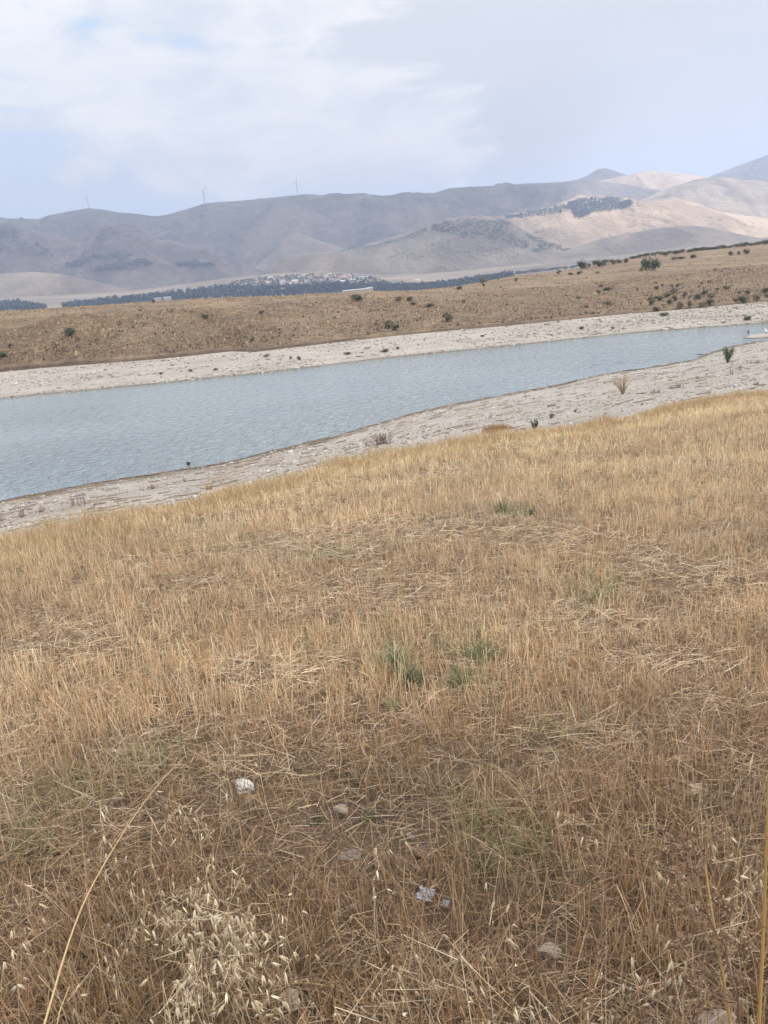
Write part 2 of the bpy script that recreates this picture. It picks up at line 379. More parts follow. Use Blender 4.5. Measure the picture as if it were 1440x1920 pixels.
# ------------------------------------------------------------------ terrain meshes
def terrain(name, k0, k1, nsub, ncol, material, ulim=0.95, power=1.0, label=None, steep=False):
    us = np.linspace(-ulim, ulim, ncol); Y, _ = rows(us); V = []
    first = True
    for k in range(k0, k1):
        n_ = nsub[k-k0]; f = np.linspace(0, 1, n_+1)**power
        for j, q in enumerate(f):
            if j == 0 and not first: continue
            y = Y[k]*(1-q)+Y[k+1]*q; x = us*(y+YO); V.append(np.stack([x, y, H(x, y)], -1)); first = False
    V = np.array(V); C = None
    if steep:
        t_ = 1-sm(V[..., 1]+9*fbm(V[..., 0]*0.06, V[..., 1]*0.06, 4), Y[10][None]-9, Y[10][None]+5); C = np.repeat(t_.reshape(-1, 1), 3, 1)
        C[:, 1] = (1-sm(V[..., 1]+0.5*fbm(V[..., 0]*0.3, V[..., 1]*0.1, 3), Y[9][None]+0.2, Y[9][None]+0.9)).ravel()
    me = mesh_np(name, V.reshape(-1, 3), grid_faces(V.shape[0], V.shape[1]), C, smooth=True)
    o = link(name, me, None, material); tag(o, kind='structure')
    if label: o['label'] = label
    return o
terrain('field_ground', 0, 4, [8, 160, 20, 20], 300, M_soil, label='bare brown soil under the stubble of the sloping field')
terrain('near_shore', 4, 6, [120, 6], 420, M_beach, label='pale stony mud shore between the field and the lake')
terrain('lake_bed', 6, 8, [4, 6, 4][:2], 60, M_beach, label='muddy bed under the lake')
terrain('far_shore', 8, 9, [50], 420, M_beach, label='pale stony strip on the far side of the lake')
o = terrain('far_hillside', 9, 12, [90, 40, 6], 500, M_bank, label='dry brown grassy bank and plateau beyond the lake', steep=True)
terrain('plain', 12, 16, [4, 6, 60, 30], 300, M_plain, label='pale fields of the plain behind the plateau')
# water sheet
wv = np.array([(-0.95, 30), (0.95, 30), (0.95, 330), (-0.95, 330)]); wx = []
nc, nr = 60, 60; us = np.linspace(-0.93, 0.93, nc); Yw, _ = rows(us); V = []
for q in np.linspace(0, 1, nr):
    y = (Yw[5]-3)*(1-q)+(Yw[8]+2.0)*q; V.append(np.stack([us*(y+YO), y, y*0+WATER_Z+0.004], -1))
V = np.array(V); qq = np.linspace(0, 1, nr)[:, None]*(Yw[8]-Yw[5])[None]; shal = np.clip(np.maximum(1-(Yw[8]-Yw[5])[None]*1.0/7+qq/7, 0), 0, 1); shal = np.maximum(shal, np.clip(1-qq/1.5, 0, 1)*0.6)
o = link('lake_water', mesh_np('lake_water', V.reshape(-1, 3), grid_faces(nr, nc), np.repeat(shal.reshape(-1, 1), 3, 1), smooth=True), None, M_water)
tag(o, 'rippled grey blue lake water between the two shores', kind='structure')

# ------------------------------------------------------------------ mountains
HILLS = []
def hill(label, crest, D, front, back, material, rough=1.0, foot=-15, nr=150, nc=420, ends=True, seed=0, pad=60):
    P = np.array(crest, float); px = np.linspace(P[0, 0]-pad, P[-1, 0]+pad, nc)
    py = np.interp(px, P[:, 0], P[:, 1])
    k = np.array([1, 3, 5, 3, 1.]); k /= k.sum(); 
    for _ in range(2): py = np.convolve(np.pad(py, 2, 'edge'), k, 'valid')
    C = at_y(px, py, D); u = C[:, 0]/D; zc = C[:, 2].copy()
    if ends:   # the two ends run out to the foot
        e = np.minimum(sm(px, P[0, 0]-pad, P[0, 0]+10), 1-sm(px, P[-1, 0]-10, P[-1, 0]+pad)); 
        zc = foot-80+(zc-foot+80)*np.where((px < P[0, 0]) | (px > P[-1, 0]), e, 1)
    V = []
    for q in np.concatenate([np.linspace(-1, 0, nr), np.linspace(0.04, 1, 24)]):
        y = D+q*(front if q < 0 else back)
        x = u*y
        if q < 0: s = (1+q); prof = 0.35*s+0.65*s*s*(3-2*s) ; prof = prof**1.15
        else: prof = 1-q*q
        z = foot-60+(zc-(foot-60))*prof
        A = np.clip((zc-foot), 30, 400)*0.42*rough*min(1.0, abs(q)*4.5)*(1-0.6*abs(q))
        xx, yy = x+seed*977, y+seed*313
        wx_ = 60*fbm(xx*0.004, yy*0.004, 2)
        z = z + A*(ridged((xx+wx_)*0.0026, yy*0.0011, 5)*1.9-1.15) + 0.12*A*fbm(xx*0.012, yy*0.012, 3)
        z = z + (1.6*fbm(xx*0.02, yy*0.02, 3) if abs(q) < 0.02 else 0)
        V.append(np.stack([x, x*0+y, z], -1))
    V = np.array(V)
    # where relief pokes above the sight line to the crest near the top, it only roughens the skyline
    o = link('hill', mesh_np('hill', V.reshape(-1, 3), grid_faces(V.shape[0], V.shape[1]), smooth=True), None, material)
    tag(o, label, kind='structure'); HILLS.append((o, V)); return V
hv = {}
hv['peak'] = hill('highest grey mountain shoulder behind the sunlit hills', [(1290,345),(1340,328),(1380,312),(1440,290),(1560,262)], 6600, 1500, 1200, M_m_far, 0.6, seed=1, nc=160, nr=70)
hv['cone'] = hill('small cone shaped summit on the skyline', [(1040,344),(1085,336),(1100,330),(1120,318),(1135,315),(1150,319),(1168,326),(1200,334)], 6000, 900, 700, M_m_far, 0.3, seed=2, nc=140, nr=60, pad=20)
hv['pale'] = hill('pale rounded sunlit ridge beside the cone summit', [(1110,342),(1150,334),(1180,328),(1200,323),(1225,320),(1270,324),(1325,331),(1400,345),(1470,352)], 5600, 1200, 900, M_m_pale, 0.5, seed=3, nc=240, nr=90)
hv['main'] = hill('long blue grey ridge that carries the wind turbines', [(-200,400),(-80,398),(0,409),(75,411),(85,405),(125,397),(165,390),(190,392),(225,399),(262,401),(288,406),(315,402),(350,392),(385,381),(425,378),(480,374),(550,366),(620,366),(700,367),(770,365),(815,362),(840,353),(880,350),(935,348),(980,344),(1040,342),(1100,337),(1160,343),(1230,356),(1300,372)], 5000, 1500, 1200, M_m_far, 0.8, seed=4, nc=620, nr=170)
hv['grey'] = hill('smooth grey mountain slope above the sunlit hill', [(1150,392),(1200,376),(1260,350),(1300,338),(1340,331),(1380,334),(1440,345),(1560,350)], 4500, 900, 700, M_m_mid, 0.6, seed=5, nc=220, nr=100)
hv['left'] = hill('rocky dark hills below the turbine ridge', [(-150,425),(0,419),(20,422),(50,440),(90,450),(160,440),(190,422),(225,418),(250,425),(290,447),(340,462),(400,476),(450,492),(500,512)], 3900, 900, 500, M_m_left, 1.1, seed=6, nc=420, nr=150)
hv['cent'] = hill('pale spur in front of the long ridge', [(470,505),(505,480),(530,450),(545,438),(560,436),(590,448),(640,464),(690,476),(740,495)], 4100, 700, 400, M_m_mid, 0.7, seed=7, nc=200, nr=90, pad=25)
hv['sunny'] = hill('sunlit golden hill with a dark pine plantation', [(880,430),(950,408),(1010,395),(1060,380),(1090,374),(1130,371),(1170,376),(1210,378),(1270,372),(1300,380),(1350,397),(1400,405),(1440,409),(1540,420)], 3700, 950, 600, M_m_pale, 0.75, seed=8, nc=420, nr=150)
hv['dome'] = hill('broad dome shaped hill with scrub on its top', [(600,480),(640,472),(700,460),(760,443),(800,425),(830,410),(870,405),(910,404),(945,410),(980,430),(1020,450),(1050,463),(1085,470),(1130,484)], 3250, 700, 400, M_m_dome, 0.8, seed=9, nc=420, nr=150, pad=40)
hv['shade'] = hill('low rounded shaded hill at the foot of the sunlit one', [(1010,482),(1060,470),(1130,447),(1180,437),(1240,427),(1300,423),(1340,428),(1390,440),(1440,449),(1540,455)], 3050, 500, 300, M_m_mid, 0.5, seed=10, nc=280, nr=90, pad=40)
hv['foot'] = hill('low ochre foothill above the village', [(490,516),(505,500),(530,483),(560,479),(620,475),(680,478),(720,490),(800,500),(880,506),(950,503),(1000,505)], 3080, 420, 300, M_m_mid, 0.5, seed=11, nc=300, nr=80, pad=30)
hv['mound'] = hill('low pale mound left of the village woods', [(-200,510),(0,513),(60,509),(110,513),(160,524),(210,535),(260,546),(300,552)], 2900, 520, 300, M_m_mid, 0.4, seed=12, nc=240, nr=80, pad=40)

def hillz(V):
    def f(x, y):
        # nearest sample on the wedge grid
        yr = V[:, 0, 1]; r = np.clip(np.searchsorted(yr, y), 1, len(yr)-1)
        u = V[0, :, 0]/V[0, 0, 1]; c = np.clip(np.searchsorted(u, np.asarray(x)/np.asarray(y)), 1, len(u)-1)
        z = V[r, c, 2]
        return np.where((y < yr[0]) | (y > yr[-1]), -500, z)
    return f

# ------------------------------------------------------------------ high cloud sheet out of view, shaped to shade lake and near hills
def shade_cloud_sheet():
    zc = 3000.0; sh = zc/math.tan(SUN_EL); ox, oy = SUN_DIR.x*sh, SUN_DIR.y*sh
    n_ = 150; xs = np.linspace(-5200, 4200, n_)+0; ys = np.linspace(-4200, 6300, n_)
    X, Y = np.meshgrid(xs, ys)                      # ground coordinates of the shadow
    gx = X; gy = Y
    wob = 260*fbm(gx*0.0012, gy*0.0012, 4)
    # shade everything west of a line that bends round the sunlit hills
    edge = np.interp(gy, [-4200, 1500, 2900, 3100, 3400, 3800, 4300, 5200, 6300], [4200, 3600, 2500, 1450, 700, 480, 900, 1000, 1200])
    inside = (edge+wob-gx)/250
    rim = np.minimum.reduce([(gx+5200)/500, (4200-gx)/500+5, (gy+4200)/500, (6300-gy)/500])
    th = np.clip(np.minimum(inside, rim), 0, 1)
    keep = th > 0
    cx, cy = gx+ox, gy+oy
    top = zc+40+160*np.sqrt(th)*(1+0.5*fbm(gx*0.002, gy*0.002, 4)); bot = zc+40-60*np.sqrt(th)*(1+0.4*fbm(gx*0.003+9, gy*0.003, 3))
    V = np.concatenate([np.stack([cx, cy, top], -1).reshape(-1, 3), np.stack([cx, cy, bot], -1).reshape(-1, 3)])
    q = grid_faces(n_, n_); kf = keep.ravel()[q].any(1); q = q[kf]
    qa = np.concatenate([q, q[:, ::-1]+n_*n_])
    me = mesh_np('cloud', V, qa, smooth=True)
    def b(g, bs, pos, out):
        df = g.n('ShaderNodeBsdfDiffuse'); df.inputs[0].default_value = (0.6, 0.62, 0.66, 1)
        tr = g.n('ShaderNodeBsdfTranslucent'); tr.inputs[0].default_value = (0.97, 0.98, 1.0, 1)
        mx = g.n('ShaderNodeMixShader'); mx.inputs[0].default_value = 0.85
        g.l(df.outputs[0], mx.inputs[1]); g.l(tr.outputs[0], mx.inputs[2])
        tp = g.n('ShaderNodeBsdfTransparent'); m2 = g.n('ShaderNodeMixShader'); m2.inputs[0].default_value = 0.5      # thin enough for half the light to pass each face
        g.l(mx.outputs[0], m2.inputs[1]); g.l(tp.outputs[0], m2.inputs[2]); g.l(m2.outputs[0], out.inputs[0])
    o = link('cloud', me, None, mat('shade_cloud_vapour', b)); tag(o, 'broad high cloud out of view, placed to shade the lake and near hills', 'cloud', kind='stuff')
shade_cloud_sheet()
# ------------------------------------------------------------------ stones, straw, grass of the field
UP = np.array([0, 0, 1.0])
def unit(a): return a/np.maximum(np.linalg.norm(a, axis=-1, keepdims=True), 1e-9)
def ribbons(base, Ln, az, tilt, bend, w, col, segs=2, tip=0.55, tipcol=1.0, sides=1):
    """many narrow bent blades in one mesh: verts, faces, colours"""
    n = len(base); P = [base]; dirs = []
    for k in range(segs):
        tk = tilt+bend*(k+0.3)/segs
        dv = np.stack([np.cos(az)*np.sin(tk), np.sin(az)*np.sin(tk), np.cos(tk)], -1); dirs.append(dv)
        P.append(P[-1]+dv*(Ln/segs)[:, None])
    P = np.stack(P, 1); rv = rng.normal(size=(n, 3)); side = unit(np.cross(dirs[0], rv))
    ws = np.linspace(1, tip, segs+1)[None, :, None]*w[:, None, None]*0.5
    cols = col[:, None, :]*np.linspace(1, tipcol, segs+1)[None, :, None]
    if sides == 1:
        V = np.stack([P-side[:, None]*ws, P+side[:, None]*ws], 2); m = 2
        C = np.repeat(cols[:, :, None, :], 2, 2)
        b = (np.arange(n)*(segs+1)*2)[:, None]+np.arange(segs)[None]*2
        Fq = np.stack([b, b+1, b+3, b+2], -1).reshape(-1, 4)
    else:
        s2 = unit(np.cross(dirs[0], side)); rg = []
        for a in (0, 2.094, 4.189): rg.append(P+(side*math.cos(a)+s2*math.sin(a))[:, None]*ws)
        V = np.stack(rg, 2); C = np.repeat(cols[:, :, None, :], 3, 2)
        b = (np.arange(n)*(segs+1)*3)[:, None]+np.arange(segs)[None]*3
        Fq = np.concatenate([np.stack([b+i, b+(i+1) % 3, b+3+(i+1) % 3, b+3+i], -1).reshape(-1, 4) for i in range(3)])
    return V.reshape(-1, 3), Fq, C.reshape(-1, 3)
def merge(parts):
    V, Fq, C = [], [], []; o = 0
    for v, f, c in parts: V.append(v); Fq.append(f+o); C.append(c); o += len(v)
    return np.concatenate(V), np.concatenate(Fq), np.concatenate(C)
def pick(cols, n, jit=0.12):
    cols = np.array(cols); c = cols[rng.integers(0, len(cols), n)]
    return np.clip(c*(1+rng.normal(0, jit, (n, 1)))*(1+rng.normal(0, 0.03, (n, 3))), 0.01, 0.95)
edge_y = lambda x, y: L['edge'](x/(y+YO))[0]
def scatter(n, y0=0.75, yend=2.5, p=1.0):
    """points over the field, inside a view wedge with a margin; density falls as (y+0.6)**-p"""
    ys = np.linspace(y0, 44, 500); wd = 0.60*ys+3.2; pdf = wd*(ys+0.6)**-p; cdf = np.cumsum(pdf); cdf /= cdf[-1]
    y = np.interp(rng.random(n), np.concatenate([[0], cdf]), np.concatenate([[y0], ys])); x = (rng.random(n)*2-1)*(0.60*y+3.2)
    ok = y < edge_y(x, y)+yend; return np.stack([x[ok], y[ok]], -1)
def ell(x, y, lst):
    """mask from ellipses given in photo pixels (cx, cy, rx, ry), computed where they lie on the field"""
    P = np.stack([x, y, H(x, y)], -1); px, py = to_px(P); m_ = np.zeros(len(x))
    for cx, cy, rx, ry in lst: m_ = np.maximum(m_, 1-sm(np.hypot((px-cx)/rx, (py-cy)/ry), 0.55, 1.15))
    return m_
MATTED = [(980,1020,190,28),(1330,1095,180,45),(1210,1060,80,40),(500,1270,120,38),(130,1215,130,45),(1080,1395,170,48),(1330,1340,120,38),(640,1050,120,16),(390,1100,70,20),(1290,1250,150,30),(620,1250,90,24),(1150,1180,110,24),(1400,1440,60,50),(860,1090,60,16),(330,1400,90,26),(720,1365,70,18),(90,1160,60,20)]
BARE = [(700,1570,190,85),(640,1530,90,36),(250,1560,90,55),(930,1450,110,28),(560,1480,110,26),(1030,1800,70,60),(650,1800,60,60),(1080,1420,90,26),(90,1700,60,50),(900,1600,90,60),(1280,1870,110,50)]
GREEN = [(760,1265,60,40),(870,1215,80,40),(730,1210,40,30),(900,1300,60,40),(1120,1110,70,50),(900,1580,80,60),(1000,1620,70,60),(1050,1390,80,30),(80,1560,70,70),(600,1250,60,30),(960,960,60,12),(620,1045,50,12),(150,1500,90,60),(300,1440,100,40),(870,1540,40,50)]
# open spots round the stones, scraps and low green plants
CLEAR = [(462,1484,40,24),(640,1532,34,22),(656,1612,36,16),(710,1632,20,16),(770,1576,18,12),(692,1545,34,16),(597,1550,28,16),(735,1597,26,12),(802,1694,34,20),(840,1710,22,14),(1030,1802,44,24),(795,1606,34,16),(545,1892,40,30),(1300,1498,44,22),(1350,1925,70,40),(772,1290,40,16),(738,1262,26,12),(905,1240,50,12),(1120,1130,30,10)]
def field_masks(x, y):
    mt = np.clip(ell(x, y, MATTED)+sm(fbm(x*0.28+5, y*0.75, 4), 0.16, 0.42)*0.85, 0, 1)
    br = np.clip(ell(x, y, BARE)+0.7*sm(fbm(x*0.8+50, y*0.8, 3), 0.35, 0.6)*(1-sm(y, 3, 7)), 0, 1)
    gr = np.clip(ell(x, y, GREEN)*0.8+0.3*sm(fbm(x*0.6+90, y*0.9+7, 3), 0.32, 0.6), 0, 1)
    ed = sm(y-edge_y(x, y), -4.5, -1.2); br = np.maximum(br, 1.6*ell(x, y, CLEAR))
    return mt, br, gr, ed
GOLD = [(0.66,0.49,0.275),(0.73,0.56,0.34),(0.58,0.41,0.215),(0.78,0.63,0.41),(0.50,0.34,0.175)]
ORNG = [(0.57,0.36,0.165),(0.64,0.43,0.22),(0.48,0.285,0.125),(0.69,0.50,0.28)]
TANS = [(0.60,0.46,0.30),(0.70,0.56,0.39),(0.46,0.34,0.21),(0.36,0.25,0.15),(0.78,0.66,0.48)]
BROWN = [(0.24,0.15,0.09),(0.30,0.19,0.11),(0.38,0.25,0.15)]
GRN = [(0.20,0.25,0.11),(0.28,0.31,0.15),(0.36,0.36,0.19),(0.42,0.38,0.20)]
def zone_tint(x, y, c):
    """tone over the field: golden patches, darker and redder near the camera"""
    k = fbm(x*0.5+3, y*0.5, 3)[:, None]; nr_ = (1-sm(y, 1.7, 4.6))[:, None]; k2 = fbm(x*1.7+60, y*2.6, 3)[:, None]; k3 = fbm(x*0.8+80, y*1.3+5, 3)
    TR = np.array([(0,1040),(300,985),(600,905),(830,846),(1130,800),(1440,752)], float); px, py = to_px(np.stack([x, y, H(x, y)], -1))
    c = c*(1+0.22*np.exp(-((py-np.interp(px, TR[:, 0], TR[:, 1])-6)/np.interp(px, [0, 1440], [13, 7]))**2)*sm(px, 200, 700))[:, None]
    c = c*(1+0.20*k+0.26*k2)*(1-nr_*np.array([[0.34, 0.40, 0.42]]))*1.08
    pale = sm(k3, 0.12, 0.45)[:, None]; c = c*(1-0.4*pale)+0.4*pale*c.mean(1, keepdims=True)*np.array([[1.42, 1.14, 0.80]])   # bleached patches
    return np.clip(c, 0.01, 0.95)
def greyer(c, amt): 
    g_ = c.mean(1, keepdims=True); return c*(1-amt)+g_*np.array([[1.12, 1.0, 0.84]])*amt

def stubble():
    parts = []
    nclump = 68000; pt = scatter(nclump, p=0.75); nclump = len(pt); mt, br, gr, ed = field_masks(pt[:, 0], pt[:, 1])
    keep = rng.random(nclump) > np.clip(0.86*mt+0.80*np.minimum(br, 1.3)+0.25*ed, 0, 0.98); pt = pt[keep]
    k = rng.integers(3, 10, len(pt)); idx = np.repeat(np.arange(len(pt)), k); n = len(idx)
    sig = 0.022+0.02*rng.random(len(pt))[idx]
    xy = pt[idx]+rng.normal(0, 1, (n, 2))*sig[:, None]
    x, y = xy.T; z = H(x, y)
    hc = rng.uniform(0.075, 0.165, len(pt))*(1+0.25*fbm(pt[:, 0]*0.7, pt[:, 1]*0.7, 2)); h = np.clip(hc[idx]*rng.normal(1, 0.22, n), 0.03, 0.27)
    azc = rng.random(len(pt))*6.283; az = azc[idx]+rng.normal(0, 1.0, n); tilt = abs(rng.normal(0, 0.17, n))+0.04
    flop = rng.random(n) < 0.08; tilt = np.where(flop, rng.uniform(0.5, 1.0, n), tilt)
    w = rng.uniform(0.0024, 0.0042, n)*np.maximum(1, y/5.5)**0.75
    col = np.where(rng.random((len(pt), 1))[idx] < 0.42, pick(ORNG, n), pick(GOLD, n)); col = np.where(rng.random((n, 1)) < 0.16, pick(TANS, n), col)
    far = sm(y, 5, 12)[:, None]; col = col*(1-far)+pick(GOLD, n, 0.16)*far*1.05
    col = greyer(zone_tint(x, y, col), 0.20); base = np.stack([x, y, z-0.01], -1)
    near = y < 4.2
    for m_, sides, segs in ((near, 3, 2), (~near, 1, 1)):
        parts.append(ribbons(base[m_], h[m_], az[m_], tilt[m_], rng.normal(0, 0.12, m_.sum()), w[m_], col[m_], segs, 0.85, 1.12, sides))
    v, f, c = merge(parts); me = mesh_np('stubble', v, f, c); o = link('stubble', me, None, M_straw)
    tag(o, 'golden cut cereal stubble standing all over the sloping field', 'stubble', kind='stuff'); print('stubble', len(f))
def litter():
    n = 490000; pt = scatter(n, p=1.35); n = len(pt); mt, br, gr, ed = field_masks(pt[:, 0], pt[:, 1])
    keep = rng.random(n) < np.clip(0.62+0.38*mt-0.22*np.minimum(br, 1)-0.75*np.clip(br-1, 0, 1), 0.05, 1)*(1-0.8*ed); pt = pt[keep]; mt = mt[keep]; br = br[keep]; gr = gr[keep]; n = len(pt); x, y = pt.T
    Ln = np.minimum(rng.gamma(2.6, 0.033, n), 0.17)*(0.8+0.4*mt)+0.02; az = rng.normal(0, 0.65, n)+np.where(rng.random(n) < 0.5, 0, np.pi)
    rnd = rng.random(n) < 0.42; az = np.where(rnd, rng.random(n)*6.283, az)
    tilt = 1.57-abs(rng.normal(0, 0.17, n)); bendv = rng.normal(0.12, 0.25, n)
    z = H(x, y)+0.006+rng.random(n)**2*0.055*(0.5+mt)
    w = rng.uniform(0.0014, 0.0032, n)*np.maximum(1, y/5.0)**0.8
    col = np.where(rng.random((n, 1)) < 0.5, pick(TANS, n), pick(GOLD, n)); col = np.where(rng.random((n, 1)) < 0.30, pick(BROWN, n), col)
    col = greyer(zone_tint(x, y, col), 0.22)
    v, f, c = ribbons(np.stack([x, y, z], -1), Ln, az, tilt, bendv, w, col, 2, 0.7)
    o = link('straw_litter', mesh_np('straw_litter', v, f, c), None, M_straw); tag(o, 'matted straw lying flat between the stubble', 'straw', kind='stuff'); print('litter', len(f))
def dry_grass():
    parts = []
    # fine curly blades near the camera and in patches
    n = 560000; pt = scatter(n, p=1.25); n = len(pt); mt, br, gr, ed = field_masks(pt[:, 0], pt[:, 1]); x, y = pt.T
    patch = sm(fbm(x*1.1+30, y*1.1+11, 3), -0.05, 0.3)
    keep = rng.random(n) < np.clip((0.42+0.58*patch)*(1-0.5*mt)*(1-0.55*np.minimum(br, 1.0))*(1-1.4*np.clip(br-1, 0, 0.6))*(1-0.35*sm(y, 6, 14))+0.5*gr, 0, 1); pt, gr, br = pt[keep], gr[keep], br[keep]; n = len(pt); x, y = pt.T
    Ln = rng.gamma(4, 0.032, n)+0.04; az = rng.random(n)*6.283; tilt = abs(rng.normal(0.2, 0.3, n)); bendv = rng.uniform(0.2, 1.8, n)
    w = rng.uniform(0.0012, 0.0026, n)*np.maximum(1, y/4.5)**0.85
    col = np.where(rng.random((n, 1)) < 0.45, pick(TANS, n), pick(ORNG, n)); col = np.where(rng.random((n, 1)) < 0.18, pick(BROWN, n), col)
    col = greyer(zone_tint(x, y, col), 0.15); g_ = (rng.random(n) < gr*0.75)[:, None]; col = np.where(g_, pick(GRN, n), col)
    parts.append(ribbons(np.stack([x, y, H(x, y)-0.005], -1), Ln, az, tilt, bendv, w, col, 3, 0.25))
    # taller uncut grass along the edge of the field and a little way down the bank
    n = 120000; q = rng.random(n)*2-1; off = rng.normal(-1.1, 1.5, n); u = q*0.46
    ey, ez = L['edge'](u); y = ey+np.clip(off, -5, 3.5); x = u*(y+YO); tuft = sm(fbm(x*0.9, y*0.9, 3), -0.3, 0.4)
    Ln = (0.10+0.24*rng.random(n))*(0.45+0.75*tuft)*(0.55+0.45*sm(y-ey, -4, -0.5)); az = rng.random(n)*6.283; tilt = abs(rng.normal(0, 0.24, n)); bendv = rng.uniform(0, 0.8, n)
    w = rng.uniform(0.003, 0.006, n)*(y/12)**0.5*1.6
    col = pick([(0.60,0.45,0.26),(0.54,0.40,0.225),(0.66,0.52,0.32),(0.47,0.34,0.19)], n)*(1+0.12*fbm(x*0.4, y*0.4, 2))[:, None]
    parts.append(ribbons(np.stack([x, y, H(x, y)-0.01], -1), Ln, az, tilt, bendv, w, np.clip(col, 0, 1), 2, 0.3))
    v, f, c = merge(parts); o = link('dry_grass', mesh_np('dry_grass', v, f, c), None, M_straw); tag(o, 'thin curly dry grass among the stubble and along the field edge', 'grass', kind='stuff'); print('grass', len(f))
stubble(); litter(); dry_grass()

def rock_verts(nsub=1):
    t_ = (1+5**0.5)/2
    v = [(-1,t_,0),(1,t_,0),(-1,-t_,0),(1,-t_,0),(0,-1,t_),(0,1,t_),(0,-1,-t_),(0,1,-t_),(t_,0,-1),(t_,0,1),(-t_,0,-1),(-t_,0,1)]
    f = [(0,11,5),(0,5,1),(0,1,7),(0,7,10),(0,10,11),(1,5,9),(5,11,4),(11,10,2),(10,7,6),(7,1,8),(3,9,4),(3,4,2),(3,2,6),(3,6,8),(3,8,9),(4,9,5),(2,4,11),(6,2,10),(8,6,7),(9,8,1)]
    v = [tuple(np.array(a)/np.linalg.norm(a)) for a in v]
    for _ in range(nsub):
        cache = {}; nf = []
        def mid(a, b):
            k = (min(a, b), max(a, b))
            if k not in cache: p = np.array(v[a])+np.array(v[b]); v.append(tuple(p/np.linalg.norm(p))); cache[k] = len(v)-1
            return cache[k]
        for a, b, c in f: ab, bc, ca = mid(a, b), mid(b, c), mid(c, a); nf += [(a, ab, ca), (b, bc, ab), (c, ca, bc), (ab, bc, ca)]
        f = nf
    return np.array(v), np.array(f)
def many_rocks(P, size, flatz, cols, nsub=0):
    v0, f0 = rock_verts(nsub); n = len(P); m_ = len(v0)
    sc = np.stack([size*rng.uniform(0.7, 1.5, n), size*rng.uniform(0.5, 1.0, n), size*flatz*rng.uniform(0.6, 1.3, n)], -1)
    a = rng.random(n)*6.283; V = v0[None]*(1+rng.normal(0, 0.14, (n, m_, 1)))*sc[:, None]
    x = V[..., 0]*np.cos(a)[:, None]-V[..., 1]*np.sin(a)[:, None]; y = V[..., 0]*np.sin(a)[:, None]+V[..., 1]*np.cos(a)[:, None]
    V = np.stack([x, y, V[..., 2]], -1)+P[:, None]
    Fc = (f0[None]+(np.arange(n)*m_)[:, None, None]).reshape(-1, 3)
    return V.reshape(-1, 3), Fc, np.repeat(cols, m_, 0)

def shore_gravel():
    S = []
    for a, b, n, smin in (('bt', 'near', 26000, 0.035), ('far', 'base', 20000, 0.07)):
        u = (rng.random(n)*2-1)*0.48; q = rng.random(n)
        ya, yb2 = L[a](u)[0], L[b](u)[0]; y = ya*(1-q)+yb2*q; x = u*(y+YO)
        band = sm(fbm(x*0.06, y*0.25, 4), -0.15, 0.3); k = rng.random(n) < 0.25+0.75*band; x, y, u = x[k], y[k], u[k]; n = len(x)
        s = smin*rng.gamma(2.2, 0.65, n)+0.02
        cols = pick([(0.48,0.445,0.40),(0.41,0.375,0.33),(0.56,0.53,0.485),(0.24,0.205,0.17),(0.33,0.29,0.25)], n, 0.1)
        S.append(many_rocks(np.stack([x, y, H(x, y)+s*0.1], -1), s, 0.42, cols))
    # thin dark drift lines parallel to the water: wet ledges of mud
    v, f, c = merge(S); o = link('shore_gravel', mesh_np('shore_gravel', v, f, c), None, M_stone); tag(o, 'pale pebbles and clods strewn over both shores', 'gravel', kind='stuff')
